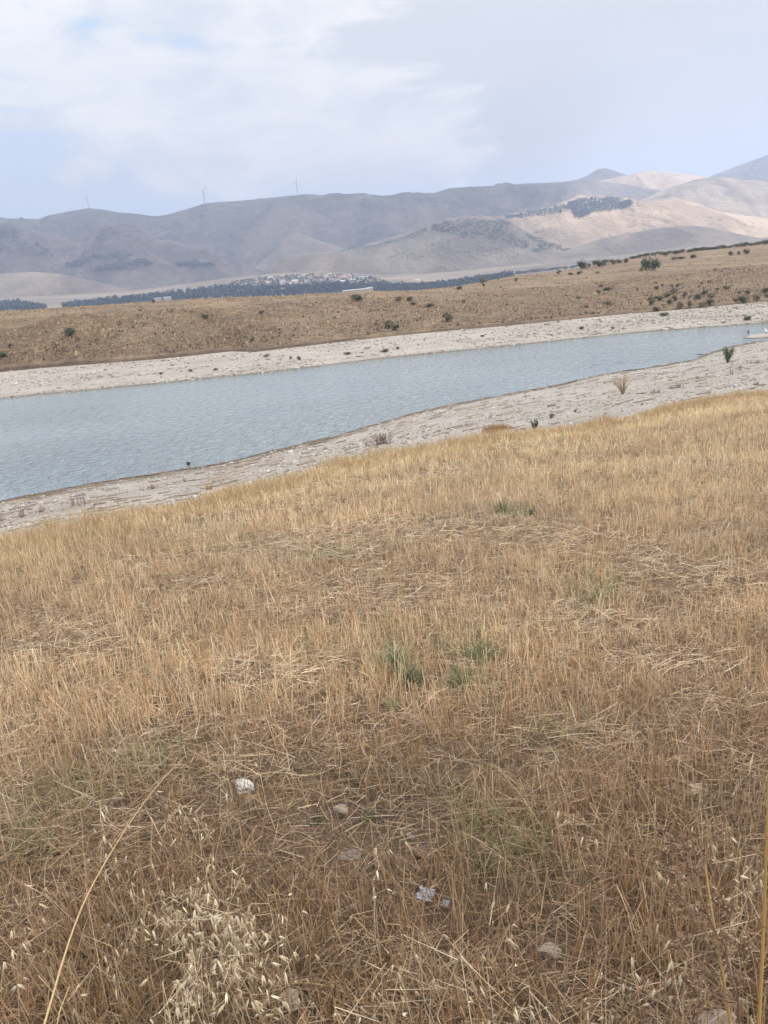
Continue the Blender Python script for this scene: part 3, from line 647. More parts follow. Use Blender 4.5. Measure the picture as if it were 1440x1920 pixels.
def mud_ledges():
    """low broken shelves of dark wet mud along the near waterline"""
    nv, V, Fs, C = 0, [], [], []
    spots = [(512,846,560,838),(575,833,625,826),(686,803,735,795),(742,792,768,786),(775,779,820,768),(828,768,880,756),(1028,726,1062,719),(1075,717,1120,709),(1150,702,1190,695),(1232,688,1275,682),(1300,677,1330,671),(1308,665,1334,664),(150,914,185,909),(230,905,262,900),(420,874,455,866),(60,934,110,925),(1060,722,1090,716),(640,820,672,812)]
    for sx0, sy0, sx1, sy1 in spots:
        W = at_z(np.linspace(sx0, sx1, 11), np.linspace(sy0, sy1, 11), WATER_Z); wd = np.sqrt(np.maximum(0.03, 1-np.linspace(-1, 1, 11)**2))*rng.uniform(0.5, 1.1, 11)*0.55
        rr = [W+np.stack([wd*0.1*a, wd*a, np.full(11, h_)], -1) for a, h_ in ((-1, -0.1), (-0.8, 0.07), (0.7, 0.06), (1, -0.1))]
        V.append(np.stack(rr, 0).reshape(-1, 3)); Fs.append(grid_faces(4, 11)+nv); nv += 44; C.append(np.repeat((np.array([[0.16, 0.135, 0.105]])*rng.uniform(0.8, 1.2)), 44, 0))
    for i in range(900):
        if i < 300: u = rng.uniform(-0.44, 0.44); yy, _ = L['near'](np.array([u])); y0 = yy[0]+abs(rng.normal(0, 0.25))-0.15
        else:
            u = rng.uniform(-0.42, 0.42); ya = L['bt'](np.array([u]))[0][0]; yb2 = L['near'](np.array([u]))[0][0]; y0 = ya+(yb2-ya)*rng.random()
        ln = rng.gamma(2, 0.45)+0.25; dy = rng.uniform(0.05, 0.2); du = 0.01
        ya, yb2 = L['near'](np.array([u-du]))[0][0], L['near'](np.array([u+du]))[0][0]
        xa, xb = (u-du)*(ya+YO), (u+du)*(yb2+YO); tx, ty = (xb-xa), (yb2-ya); l_ = math.hypot(tx, ty); tx /= l_; ty /= l_
        x0 = u*(y0+YO); m_ = 9; s = np.linspace(-0.5, 0.5, m_)*ln; cx = x0+s*tx; cy = y0+s*ty+rng.normal(0, 0.05, m_)
        half = dy*np.sqrt(np.maximum(0.02, 1-(2*s/ln)**2))*rng.uniform(0.6, 1.2, m_); hh = 0.03+0.06*rng.random()
        zz = np.maximum(H(cx, cy), WATER_Z)+0.0
        r1 = np.stack([cx+half*ty, cy-half, zz-0.04], -1); r2 = np.stack([cx+half*ty*0.7, cy-half*0.75, zz+hh], -1); r3 = np.stack([cx-half*ty*0.7, cy+half*0.75, zz+hh*0.8], -1); r4 = np.stack([cx-half*ty, cy+half, zz-0.05], -1)
        V.append(np.stack([r1, r2, r3, r4], 0).reshape(-1, 3)); Fs.append(grid_faces(4, m_)+nv); nv += 4*m_
        c0 = np.array([0.19, 0.155, 0.12])*rng.uniform(0.8, 1.6) if i < 300 else np.array([0.32, 0.265, 0.21])*rng.uniform(0.8, 1.25); C.append(np.repeat(c0[None], 4*m_, 0))
    o = link('mud_ledges', mesh_np('mud_ledges', np.concatenate(V), np.concatenate(Fs), np.clip(np.concatenate(C), 0, 1)), None, M_stone); tag(o, 'broken dark ledges of wet mud along the near waterline', 'mud', kind='stuff')
def bank_tufts():
    """dry tussocks and low herbs all over the far bank and plateau"""
    n = 80000; u = (rng.random(n)*2-1)*0.47; a, b, c_ = L['base'](u)[0], L['brow'](u)[0], L['top'](u)[0]; k = rng.random(n) < 0.68
    y = np.where(k, a+1.6+(b-a)*rng.random(n), b+(c_-b+25)*rng.random(n)); x = u*(y+YO); cl = sm(fbm(x*0.13, y*0.13, 4), -0.25, 0.25); dk = sm(fbm(x*0.05+40, y*0.07+9, 4), -0.05, 0.3)
    keep = rng.random(n) < np.where(k, 0.35+0.65*cl, 0.22+0.4*cl); x, y, dk, k = x[keep], y[keep], dk[keep], k[keep]; n = len(x)
    dark = rng.random(n) < np.where(k, 0.04+0.34*dk, 0.03); hh = rng.gamma(2.5, 0.05, n)+0.05
    col = np.where(dark[:, None], pick([(0.17,0.13,0.10),(0.21,0.155,0.115),(0.14,0.112,0.09)], n, 0.15), pick([(0.38,0.285,0.19),(0.45,0.34,0.23),(0.32,0.24,0.16)], n, 0.12))
    parts = []
    for _ in range(2): parts.append(ribbons(np.stack([x+rng.normal(0, 0.12, n), y+rng.normal(0, 0.12, n), H(x, y)-0.03], -1), hh, rng.random(n)*6.283, abs(rng.normal(0.2, 0.35, n)), rng.uniform(0, 0.8, n), hh*rng.uniform(0.5, 1.3, n), col, 1, 0.5))
    v, f, c = merge(parts); o = link('bank_grass', mesh_np('bank_grass', v, f, c), None, M_straw); tag(o, 'dry tussocks and brown herbs covering the far bank', 'grass', kind='stuff')
shore_gravel(); mud_ledges(); bank_tufts()
# sandbar at the narrow end of the lake
def sandbar():
    pts = [(1392,635),(1400,630.5),(1412,628),(1425,626.5),(1446,624.5),(1470,622.5),(1470,630),(1446,633),(1425,634.8),(1406,635.8)]
    W = at_z([p[0] for p in pts], [p[1] for p in pts], WATER_Z); c = W.mean(0); n = len(W)
    rings = [(1.0, -0.25), (0.97, 0.06), (0.75, 0.14), (0.3, 0.16)]; V = [c+(W-c)*s+np.array([0, 0, h]) for s, h in rings]; V.append(np.array([c+[0, 0, 0.16]]))
    V = np.concatenate(V); me = bpy.data.meshes.new('sandbar'); Fc = []
    for r in range(3):
        for i in range(n): j = (i+1) % n; Fc.append((r*n+i, r*n+j, (r+1)*n+j, (r+1)*n+i))
    for i in range(n): Fc.append((3*n+i, 3*n+(i+1) % n, 4*n))
    me.from_pydata([tuple(v) for v in V], [], Fc); me.update(); o = link('sandbar_shore', me, None, M_beach); tag(o, 'low tongue of sand reaching into the narrow end of the lake', kind='structure')
sandbar()

# ------------------------------------------------------------------ leafy plants
def leaf_cloud(cx, cy, cz, rx, ry, rz, n, size, cols, lump=0.35, hollow=0.0, droop=0.0):
    d_ = unit(rng.normal(size=(n, 3))); r = rng.random(n)**(1/2.2)
    lob = 1+lump*fbm(d_[:, 0]*2.2+rng.random()*50, d_[:, 2]*2.2+d_[:, 1]*1.7, 3)*2
    P = d_*(r*lob)[:, None]*np.array([rx, ry, rz])+np.array([cx, cy, cz])
    a = unit(rng.normal(size=(n, 3))); b = unit(np.cross(a, rng.normal(size=(n, 3)))); s = size*rng.uniform(0.6, 1.4, n)
    q = np.stack([P-a*s[:, None], P+b*s[:, None]*0.45, P+a*s[:, None], P-b*s[:, None]*0.45], 1)
    f = np.arange(n*4).reshape(n, 4); return q.reshape(-1, 3), f, np.repeat(cols, 4, 0)
def tube(path, rad, sides=6, col=(0.3, 0.2, 0.1)):
    P = np.array(path, float); n = len(P); rad = np.broadcast_to(np.asarray(rad, float), (n,)); T = np.gradient(P, axis=0); T = unit(T)
    ref = np.array([0.3, 0.9, 0.1]); s = unit(np.cross(T, ref)); s2 = np.cross(T, s); a = np.arange(sides)*2*math.pi/sides
    V = P[:, None]+(s[:, None]*np.cos(a)[None, :, None]+s2[:, None]*np.sin(a)[None, :, None])*rad[:, None, None]
    i = np.arange(n*sides).reshape(n, sides); j = np.roll(i, -1, 1)
    Fq = np.stack([i[:-1], j[:-1], j[1:], i[1:]], -1).reshape(-1, 4)
    V = V.reshape(-1, 3); m_ = len(V); V = np.concatenate([V, P[-1:]]); cap = np.array([(i[-1, k], j[-1, k], m_, m_) for k in range(0)]).reshape(-1, 4)
    return V, np.concatenate([Fq, cap]) if len(cap) else Fq, np.repeat(np.array([col]), len(V), 0)
DARKG = [(0.105,0.112,0.085),(0.145,0.15,0.11),(0.085,0.092,0.072),(0.19,0.185,0.14)]
def shrub_proto(name, cols, n, w=1.0, h=1.0, lobes=5, size=0.055, trunk=0.16, lump=0.3):
    """unit bush: width ~1, height ~1, base at the origin; crown and trunk are its parts"""
    root = empty(name, (0, 0, 0)); parts = []
    for k in range(lobes):
        a = 6.283*k/lobes+rng.random(); rr = rng.uniform(0.15, 0.34)*w*(k > 0); hh = rng.uniform(0.28, 0.72)*h
        s = rng.uniform(0.16, 0.30)
        parts.append(leaf_cloud(rr*math.cos(a), rr*math.sin(a), trunk*0.2+hh*0.72, s*w*1.15, s*w*1.15, s*h*1.1, n//lobes, size, pick(cols, n//lobes, 0.22), lump))
    v, f, c = merge(parts); v[:, 2] = np.maximum(v[:, 2], 0.01); link('crown', mesh_np('crown', v, f, c), root, M_leaf)
    tb = [tube([(0, 0, -0.15), (0.02, 0, 0.12), (0.03, 0.02, 0.35)], [0.05, 0.04, 0.02], 6, (0.16, 0.12, 0.09))]
    for k in range(5):
        a = rng.random()*6.283; tb.append(tube([(0, 0, 0.02), (0.12*math.cos(a), 0.12*math.sin(a), 0.25), (0.25*math.cos(a), 0.25*math.sin(a), 0.6)], [0.025, 0.018, 0.006], 5, (0.17, 0.13, 0.10)))
    v, f, c = merge(tb); link('trunk', mesh_np('trunk', v, f, c), root, M_bark)
    return root
def copy_tree(o, parent=None):
    c = o.copy(); COL.objects.link(c); c.parent = parent
    for ch in list(o.children): copy_tree(ch, c)
    return c
class Proto:
    """the first placed bush is the prototype itself, later ones are copies"""
    def __init__(s, roots): s.r = roots; s.used = [False]*len(roots)
    def put(s, k, loc, rz, sc):
        r = s.r[k]
        if s.used[k]: r = copy_tree(r)
        s.used[k] = True; r.location = loc; r.rotation_euler = (0, 0, rz); r.scale = sc; return r
ORD = ['first','second','third','fourth','fifth','sixth','seventh','eighth','ninth','tenth','eleventh','twelfth','thirteenth','fourteenth','fifteenth','sixteenth','seventeenth','eighteenth','nineteenth','twentieth']
def ordw(i):
    if i < 20: return ORD[i]
    return {2: 'twenty-', 3: 'thirty-', 4: 'forty-', 5: 'fifty-'}[(i+1)//10]+(ORD[(i+1) % 10-1] if (i+1) % 10 else 'last')
bushes = Proto([shrub_proto('bush', DARKG, 900, lobes=6, lump=0.6), shrub_proto('bush', [(0.16,0.15,0.11),(0.22,0.20,0.145),(0.28,0.24,0.175)], 700, lobes=4, lump=0.7), shrub_proto('bush', [(0.125,0.14,0.105),(0.17,0.185,0.135)], 1000, lobes=8, h=0.85, lump=0.6)])
def bush_rows(items, what, where, group, fn=None, name='bush', y0=100):
    items = sorted(items, key=lambda t: t[0]); big = sorted(i[2]*i[3] for i in items)
    for i, (px, py, w, h) in enumerate(items):
        p = hit(px, py, y0, 5000)
        if p is None: p = at_y([px], [py], 600)[0]
        s = 1/ppm(p); k = rng.integers(0, 3); o = bushes.put(int(k), p, rng.random()*6.28, (w*s*1.35, w*s*1.35, h*s*1.5)); o.name = name
        shape = 'wide low' if w > 1.7*h else ('upright' if h > w*1.05 else 'rounded'); size = 'small' if w*h < big[len(big)//3] else ('large' if w*h >= big[(2*len(big))//3] else 'medium')
        tag(o, f'{size} {shape} {what} {where}, {ordw(i)} from the left', what.split()[-1], group)
# (px, base py, width px, height px) as read off the photograph
SCRUB_LOW = [(1219,572,15,15),(1235,564,16,10),(1230,583,15,8),(1265,565,10,11),(1255,571,9,10),(1275,578,13,11),(1284,558,9,11),(1294,559,6,6),(1293,576,12,11),(1308,562,13,11),(1317,575,17,9),(1331,571,14,11),(1334,558,17,8),(1379,566,8,6),(1393,568,15,12),(1419,563,12,9),(1438,558,9,6)]
SCRUB_UP = [(1251,558,10,7),(1263,551,15,10),(1321,553,11,10),(1344,545,7,6),(1362,543,11,6),(1386,551,6,5),(1402,552,9,8),(1436,549,11,9),(1270,538,6,6),(1260,538,5,4),(1242,537,5,4),(1230,532,5,4),(1230,543,8,6),(1316,533,5,4),(1331,529,9,3)]
SLOPE_MID = [(729,615,19,14),(742,619,12,10),(838,603,20,16),(670,565,20,14),(748,564,14,8),(768,565,10,9),(806,577,14,9),(861,543,12,6),(775,572,9,5),(870,567,8,5),(968,528,8,7),(1126,539,8,5),(1139,544,15,6),(1122,550,9,6),(1139,571,13,5),(1120,513,7,4),(1085,560,9,4),(1060,556,7,4),(1341,506,8,3)]
SLOPE_LEFT = [(133,630,17,17),(5,670,14,12),(385,597,11,8),(475,640,9,9),(325,562,10,7),(490,588,9,6),(288,567,7,4),(20,650,7,5),(457,633,8,4)]
bush_rows(SCRUB_LOW, 'bush', 'low in the far bank scrub', 'bushes of the scrub patch above the far shore')
bush_rows(SCRUB_UP, 'bush', 'high in the far bank scrub', 'bushes of the upper scrub on the far bank')
bush_rows(SLOPE_MID, 'bush', 'on the middle far bank', 'bushes scattered over the far bank')
bush_rows(SLOPE_LEFT, 'bush', 'on the steep far bank', 'bushes on the steep bank')
PLAT = [(905,531,17,10),(907,537,6,5),(922,521,7,5),(948,518,13,5),(960,515,8,6),(973,514,14,6),(985,513,12,6),(1000,511,18,6),(1012,509,14,6),(1022,508,10,5),(1035,507,12,5),(1046,506,12,6),(1060,505,14,6),(1048,514,9,7),(1070,516,9,5),(1075,503,14,6),(1092,505,17,14),(1086,515,9,7),(1105,501,6,7),(1123,500,22,11),(1134,493,16,6),(1148,496,14,9),(1160,494,10,8),(1174,493,8,8)]
bush_rows(PLAT, 'tree', 'lining the back of the plateau', 'tree line behind the plateau', name='tree')
HEDGE = [(x, y, 15, 5+(i % 3)) for i, (x, y) in enumerate([(1188,485),(1200,483),(1212,481),(1224,479),(1236,477),(1246,479),(1256,475),(1268,476),(1280,474),(1293,473),(1305,471),(1316,470),(1328,469),(1342,468),(1355,466),(1368,465),(1382,463),(1395,462),(1408,461),(1421,459),(1434,458)])]
HEDGE += [(1263,487,14,5),(1277,486,15,5),(1300,484,11,6)]
bush_rows(HEDGE, 'bush', 'in the hedge below the sunlit hill', 'hedge line at the top of the plateau')
bush_rows([(1211,507,18,20),(1228,507,16,22),(1203,509,9,7),(1370,479,8,7),(1385,478,6,7),(1399,477,9,9)], 'tree', 'alone on the tan plateau', 'lone trees on the plateau', name='tree')
bush_rows([(1402,600,12,7),(1245,592,14,5),(1148,617,8,4),(357,697,9,5),(302,702,7,4),(561,676,8,8),(545,673,7,5),(652,664,12,4),(722,659,14,4),(746,655,7,5),(404,694,7,4),(905,631,7,3),(1090,617,9,4),(500,668,14,4)], 'bush', 'on the pale far shore', 'low bushes on the far shore', name='bush')

# far-off woods: one mass each
def wood(label, spots, name='woods', hrange=(9, 17), cols=((0.028,0.050,0.068),(0.042,0.068,0.085),(0.055,0.08,0.09)), per=26, wfac=0.32):
    parts = []
    for p in spots:
        h_ = rng.uniform(*hrange); w_ = h_*wfac*rng.uniform(0.8, 1.6)
        parts.append(leaf_cloud(p[0], p[1], p[2]+h_*0.5, w_, w_, h_*0.5, per, h_*0.20, pick(list(cols), per, 0.15), 0.2))
    v, f, c = merge(parts); o = link(name, mesh_np(name, v, f, c), None, M_far_tree); tag(o, label, 'woods', kind='stuff')
def fill(poly_top, poly_bot, n, fn=None, y0=600, y1=4500, dens=None):
    T, B = np.array(poly_top, float), np.array(poly_bot, float); out = []
    for _ in range(n):
        px = rng.uniform(T[0, 0], T[-1, 0]); a, b = np.interp(px, T[:, 0], T[:, 1]), np.interp(px, B[:, 0], B[:, 1])
        if b <= a: continue
        py = rng.uniform(a, b)
        if dens is not None and rng.random() > dens(px, py): continue
        p = hit(px, py, y0, y1, fn, 500)
        if p is not None: out.append(p)
    return out
belt_top = [(-60,572),(0,573),(30,569),(60,575),(100,583),(130,576),(160,572),(200,567),(250,562),(300,556),(350,549),(400,541),(430,539),(470,541),(530,543),(560,541),(600,537),(650,536),(700,540),(750,541),(800,538),(850,532),(890,527),(930,522),(960,518)]
belt_bot = [(x, np.interp(x, TOP[:, 0], TOP[:, 1])+2) for x, _ in belt_top]
wood('blue dark woods along the river plain in front of the village', fill(belt_top, belt_bot, 2600, None, 700, 3000))
wood('trees growing among the houses of the village', fill([(430,532),(480,522),(520,519),(560,516),(600,515),(680,517),(720,528),(800,536)], [(430,545),(480,542),(560,540),(640,538),(720,540),(800,540)], 1150, None, 700, 3300), hrange=(4.5, 8.5), cols=((0.03,0.05,0.066),(0.05,0.072,0.085),(0.075,0.095,0.10)))
fs = hillz(hv['sunny'])
ns = lambda s, th: (lambda px, py: 1.0 if vnoise(np.array([px*s+3]), np.array([py*s*2.2]))[0] > th else 0.06)
pine = ((0.095,0.128,0.14),(0.125,0.158,0.162))
sp_ = fill([(945,407),(1010,395),(1060,383),(1086,377)], [(945,411),(1010,405),(1060,396),(1086,389)], 420, fs, 2500, 4200)
sp_ += fill([(1066,381),(1084,375),(1100,373),(1119,372)], [(1064,383),(1080,409),(1096,405),(1119,397)], 620, fs, 2500, 4200, ns(0.16, 0.16)) + fill([(1121.5,372),(1150,372),(1185,380)], [(1121.5,397),(1150,395),(1185,384)], 560, fs, 2500, 4200, ns(0.14, 0.2))
wood('dark pine plantation with a pale firebreak on the sunlit hill', sp_, 'pine_woods', (7, 11), pine, 22, 0.4)
fl = hillz(hv['left']); fd = hillz(hv['dome'])
wood('dark scrub in patches on the rocky hills', fill([(120,492),(165,482),(200,478),(240,476),(285,492)], [(120,503),(165,505),(200,508),(240,508),(285,498)], 900, fl, 2500, 4200, ns(0.06, 0.38))
     + fill([(330,495),(365,490),(402,497)], [(330,500),(365,503),(402,500)], 200, fl, 2500, 4200) + fill([(0,424),(30,432),(60,452),(100,475)], [(0,470),(30,478),(60,482),(100,485)], 500, fl, 2500, 4200, ns(0.07, 0.5))
     + fill([(190,424),(230,421),(290,452)], [(190,445),(230,450),(290,460)], 60, fl, 2500, 4200, ns(0.07, 0.5)), 'scrub', (6, 13), ((0.035,0.06,0.075),(0.06,0.075,0.08)), 14, 0.8)
wood('scattered scrub over the top of the dome shaped hill', fill([(790,432),(830,414),(945,414),(1000,446),(1085,468)], [(790,437),(830,438),(945,455),(1000,475),(1085,472)], 1500, fd, 2500, 4200, ns(0.05, 0.42))
     + fill([(640,470),(700,461),(760,445),(800,428)], [(640,474),(700,465),(760,449),(800,432)], 110, fd, 2500, 4200) + fill([(720,470),(860,440),(1000,470)], [(720,485),(860,490),(1000,490)], 160, fd, 2500, 4200)
     + fill([(985,440),(1030,455),(1085,466)], [(985,447),(1030,463),(1085,471)], 130, fd, 2500, 4200), 'scrub', (5, 10), ((0.05,0.062,0.06),(0.07,0.08,0.065)), 12, 0.8)
wood('dots of scrub and hedges on the slopes of the sunlit hill', fill([(960,415),(1100,420),(1300,400),(1440,415)], [(960,440),(1100,480),(1300,420),(1440,435)], 90, fs, 2500, 4200)
     + fill([(1000,430),(1080,435)], [(1000,440),(1080,448)], 40, fs, 2500, 4200), 'scrub', (5, 9), ((0.06,0.07,0.055),(0.08,0.085,0.06)), 12, 0.8)

# ------------------------------------------------------------------ village
def prism_house(lx, ly, hw, hr, name='house', wall=None, roof=None, win=True):
    root = empty(name, (0, 0, 0)); a, b = lx/2, ly/2
    V = [(-a,-b,-2),(a,-b,-2),(a,b,-2),(-a,b,-2),(-a,-b,hw),(a,-b,hw),(a,b,hw),(-a,b,hw),(-a,0,hw+hr),(a,0,hw+hr)]
    me = bpy.data.meshes.new('wall'); me.from_pydata(V, [], [(0,1,5,4),(2,3,7,6),(1,2,6,9,5),(3,0,4,8,7)]); link('wall', me, root, wall)
    e = 0.6; k = hr/(ly/2); t_ = 0.25
    V = [(-a-e,-b-e,hw-e*k+0.05),(a+e,-b-e,hw-e*k+0.05),(a+e,0,hw+hr+0.05),(-a-e,0,hw+hr+0.05),(a+e,b+e,hw-e*k+0.05),(-a-e,b+e,hw-e*k+0.05)]
    V += [(x, y, z+t_) for x, y, z in V]
    me = bpy.data.meshes.new('roof'); me.from_pydata(V, [], [(0,1,2,3),(3,2,4,5),(6,9,8,7),(9,11,10,8),(0,6,7,1),(5,4,10,11),(0,3,9,6),(3,5,11,9),(1,7,8,2),(2,8,10,4)]); link('roof', me, root, roof)
    if win:
        for x in (-lx*0.28, lx*0.22):
            z0 = hw*0.45; V = [(x-0.7,-b-0.06,z0),(x+0.7,-b-0.06,z0),(x+0.7,-b-0.06,z0+1.3),(x-0.7,-b-0.06,z0+1.3),(x-0.7,-b+0.1,z0),(x+0.7,-b+0.1,z0),(x+0.7,-b+0.1,z0+1.3),(x-0.7,-b+0.1,z0+1.3)]
            me = bpy.data.meshes.new('window'); me.from_pydata(V, [], [(0,1,2,3),(0,4,5,1),(1,5,6,2),(2,6,7,3),(3,7,4,0)]); link('window', me, root, M_glass)
    return root
houses = Proto([prism_house(11, 9, 4.2, 2.2, wall=M_white, roof=M_tile), prism_house(12, 9, 5.5, 1.6, wall=M_cream, roof=M_tin), prism_house(9, 8, 7.5, 1.8, wall=M_white, roof=M_dkroof), prism_house(13, 9, 3.6, 2.4, wall=M_greyw, roof=M_tile)])
KIND = ['white house with a clay roof', 'cream house with a pale roof', 'tall white house with a dark roof', 'grey house with a clay roof']
VROWS = [
 ('in the top village row', [(480,524,6,0),(507,524,8,1),(571,519,8,2),(581,522,7,0),(593,519,8,0),(602,520,7,3),(611,521,8,2),(618,517,7,1),(626,518,6,0),(634,519,6,3),(645,518,7,0),(664,517,7,0),(656,519,6,1)]),
 ('in the second village row', [(490,531,7,3),(503,533,8,1),(530,533,10,2),(542,533,9,0),(553,531,10,1),(563,533,7,0),(574,530,6,2),(591,529,8,3),(600,526,6,0),(621,525,7,0),(631,529,6,2),(638,524,8,0),(642,531,9,1),(655,526,9,0),(663,528,7,1),(678,524,8,2),(649,523,6,3),(686,522,7,1)]),
 ('among trees below the village', [(451,549,9,1),(461,536,5,2),(476,549,7,3),(494,543,8,0),(513,542,9,1),(508,547,8,0),(520,546,7,3),(531,549,9,2),(551,537,7,3),(540,541,7,3),(593,543,7,0),(600,540,8,1),(698,535,6,0),(738,533,6,1),(453,555,7,0),(783,529,8,1),(578,552,5,2)]),
]
for where, lst in VROWS:
    for i, (px, py, w, k) in enumerate(sorted(lst)):
        p = hit(px, py, 700, 3300); s = w/ppm(p)/[11, 12, 9, 13][k]*1.0
        o = houses.put(k, p, rng.uniform(-0.4, 0.4), (s, s, s)); tag(o, f'{KIND[k]} {where}, {ordw(i)} from the left', 'house', 'houses of the village')
# the long white shed and the two sheds at the edge of the woods
def shed(label, px, py, wpx, hpx, dpx, rz=0.0, roof=M_tin):
    p = hit(px, py, 600, 3300); s = 1/ppm(p); o = prism_house(wpx*s, dpx*s, hpx*s*0.75, hpx*s*0.3, 'shed', M_white, roof, win=False); o.location = p; o.rotation_euler = (0, 0, rz)
    tag(o, label, 'shed'); return o
def shed_y(label, px, py, y, wpx, hpx, dpx, rz):
    p = at_y([px], [py], y)[0]; s = 1/ppm(p); p[2] = max(p[2]-2.0, -60); o = prism_house(wpx*s, dpx*s, hpx*s*0.75+2, hpx*s*0.3, 'shed', M_greyw, M_shed, win=False); o.location = p; o.rotation_euler = (0, 0, rz); tag(o, label, 'shed'); return o
shed_y('long low white shed with a pale roof in front of the village', 668, 547, 1500, 50, 4.5, 12, R(-6))
shed_y('short white shed at the end of the long one', 694, 544, 1530, 10, 5, 8, R(-6))
shed_y('wide white roofed shed at the edge of the woods', 314, 561, 1500, 13, 4, 7, 0)
shed_y('narrow grey white shed beside the wide one by the woods', 296, 562, 1510, 12, 3, 7, 0)

# ------------------------------------------------------------------ wind turbines
def turbine(px, py_base, py_hub, y, label, phase, yaw, topx):
    b = at_y([px], [py_base+2], y)[0]; s = 1/ppm(b); Ht = (py_base-py_hub)*s*1.03
    root = empty('wind_turbine', (b[0], b[1], b[2]-2), yaw); tag(root, label, 'wind turbine', 'wind turbines on the ridge')
    v, f, c = tube([(0, 0, 0), (0, 0, Ht*0.5), (0, 0, Ht+1)], [2.9, 2.4, 1.7], 16); link('tower', mesh_np('tower', v, f, c, True), root, M_turb)
    v, f, c = tube([(0, 5, Ht+2), (0, 4.8, Ht+2), (0, -4, Ht+2), (0, -4.3, Ht+2)], [0.3, 2.0, 2.2, 0.6], 10); link('nacelle', mesh_np('nacelle', v, f, c, True), root, M_turb)
    v, f, c = tube([(0, -4.3, Ht+2), (0, -6.0, Ht+2), (0, -7.2, Ht+2)], [2.2, 1.8, 0.3], 10); hub = link('rotor_hub', mesh_np('rotor_hub', v, f, c, True), root, M_turb)
    for k in range(3):
        a = phase+k*2.0944; Lb = Ht*0.56; r = np.linspace(0.02, 1, 8); w_ = np.interp(r, [0, 0.15, 0.3, 1], [1.6, 3.0, 3.2, 1.4])
        dx, dz = math.sin(a), math.cos(a); ctr = np.stack([dx*r*Lb, r*0-5.6, Ht+2+dz*r*Lb], -1); sd_ = np.array([dz, 0, -dx])
        V = np.concatenate([ctr-sd_*w_[:, None]*0.5, ctr+np.array([0, -0.5, 0])*(1-0.7*r[:, None]), ctr+sd_*w_[:, None]*0.5, ctr+np.array([0, 0.5, 0])*(1-0.7*r[:, None])]).reshape(4, 8, 3)
        i = np.arange(32).reshape(4, 8); j = np.roll(i, -1, 0); Fq = np.stack([i[:, :-1], i[:, 1:], j[:, 1:], j[:, :-1]], -1).reshape(-1, 4)
        link('blade', mesh_np('blade', V.reshape(-1, 3), Fq, smooth=True), hub, M_turb)
turbine(167, 390, 370, 5000, 'wind turbine with an upright blade on the rounded western hump of the ridge'.replace('western ', ''), 0.05, 0.2, 165)
turbine(384, 381, 358, 5000, 'wind turbine with both visible blades spread above the saddle of the ridge', -1.25, 0.3, 381)
turbine(558.5, 366, 342, 5000, 'wind turbine nearest the middle of the long ridge', 0.15, 0.15, 557)

# ------------------------------------------------------------------ plants and stones on the near shore
def place_shore(px, py): return hit(px, py, 20, 200)
def twig_clump(label, px, py, w, h, n, col, name='dry_reeds', spread=0.35, group='dead stems on the near shore', thick=1.0, cat='dead stems', branchy=0):
    p = place_shore(px, py); s = 1/ppm(p); w *= s; h *= s; root = empty(name, p); tag(root, label, cat, group); tb = []
    for k in range(n):
        x0, y0 = rng.uniform(-0.5, 0.5)*w*0.8, rng.uniform(-0.2, 0.2)*w; a = rng.random()*6.28; l_ = h*rng.uniform(0.45, 1.05); tl = rng.normal(0, spread)
        e = np.array([x0+l_*math.sin(tl), y0+l_*0.3*math.sin(a)*spread, l_*math.cos(tl)]); m_ = (np.array([x0, y0, 0])+e)/2+rng.normal(0, 0.03, 3)*h
        r0 = max(0.006, 0.35*s)*thick; cc = np.array(col)*rng.uniform(0.75, 1.25); tb.append(tube([(x0, y0, -0.1), m_, e], [r0, r0*0.8, r0*0.35], 4, cc))
        for _ in range(branchy):
            q = rng.uniform(0.3, 0.9); b0 = np.array([x0, y0, 0])*(1-q)+e*q; b1 = b0+np.array([rng.normal(0, 0.2), rng.normal(0, 0.15), rng.uniform(0.08, 0.28)])*h; tb.append(tube([b0, b1], [r0*0.6, r0*0.25], 3, cc))
    v, f, c = merge(tb); link('stems', mesh_np('stems', v, f, np.clip(c, 0, 1)), root, M_straw)
    l0 = leaf_cloud(0, 0, h*0.05, w*0.4, w*0.25, h*0.12, 40, max(0.03, 1.0*s), pick([tuple(col)], 40), 0.3); link('dead_leaves', mesh_np('dead_leaves', *l0), root, M_straw)
    return root
twig_clump('broad row of grey dead stems on the shore by the water', 146, 948, 40, 30, 26, (0.20,0.155,0.125), spread=0.12)
twig_clump('narrow clump of grey dead stems beside the golden tuft', 42, 970, 13, 27, 12, (0.22,0.17,0.14), spread=0.12)
twig_clump('faint dead stems at the very edge of the picture', 5, 976, 12, 25, 8, (0.33,0.27,0.22), spread=0.12)
twig_clump('short dark dead tuft between two clumps of stems', 77, 960, 13, 15, 12, (0.20,0.15,0.12), spread=0.2)
twig_clump('single dark dead stem standing on the shore', 287, 917, 6, 19, 5, (0.17,0.13,0.11), spread=0.06, thick=1.3)
twig_clump('pair of thin grey stems left of the dark one', 266, 920, 16, 17, 5, (0.28,0.23,0.19), spread=0.12)
twig_clump('thin pale stem standing near the stone in the water', 346, 901, 5, 16, 3, (0.36,0.31,0.26), spread=0.08)
twig_clump('reddish brown twiggy bush on the shore', 718, 833, 36, 24, 60, (0.21,0.135,0.115), name='twiggy_bush', spread=0.5, branchy=2, cat='bush')
twig_clump('sparse grey twigs beside the reddish twiggy bush', 689, 838, 22, 15, 16, (0.26,0.205,0.175), spread=0.6, branchy=1)
twig_clump('faint v shaped twigs above the grass hump', 876, 800, 22, 14, 7, (0.30,0.255,0.225), spread=0.5, branchy=1)
twig_clump('small dark stems near the waterline', 920, 783, 8, 12, 6, (0.20,0.16,0.13), spread=0.2)
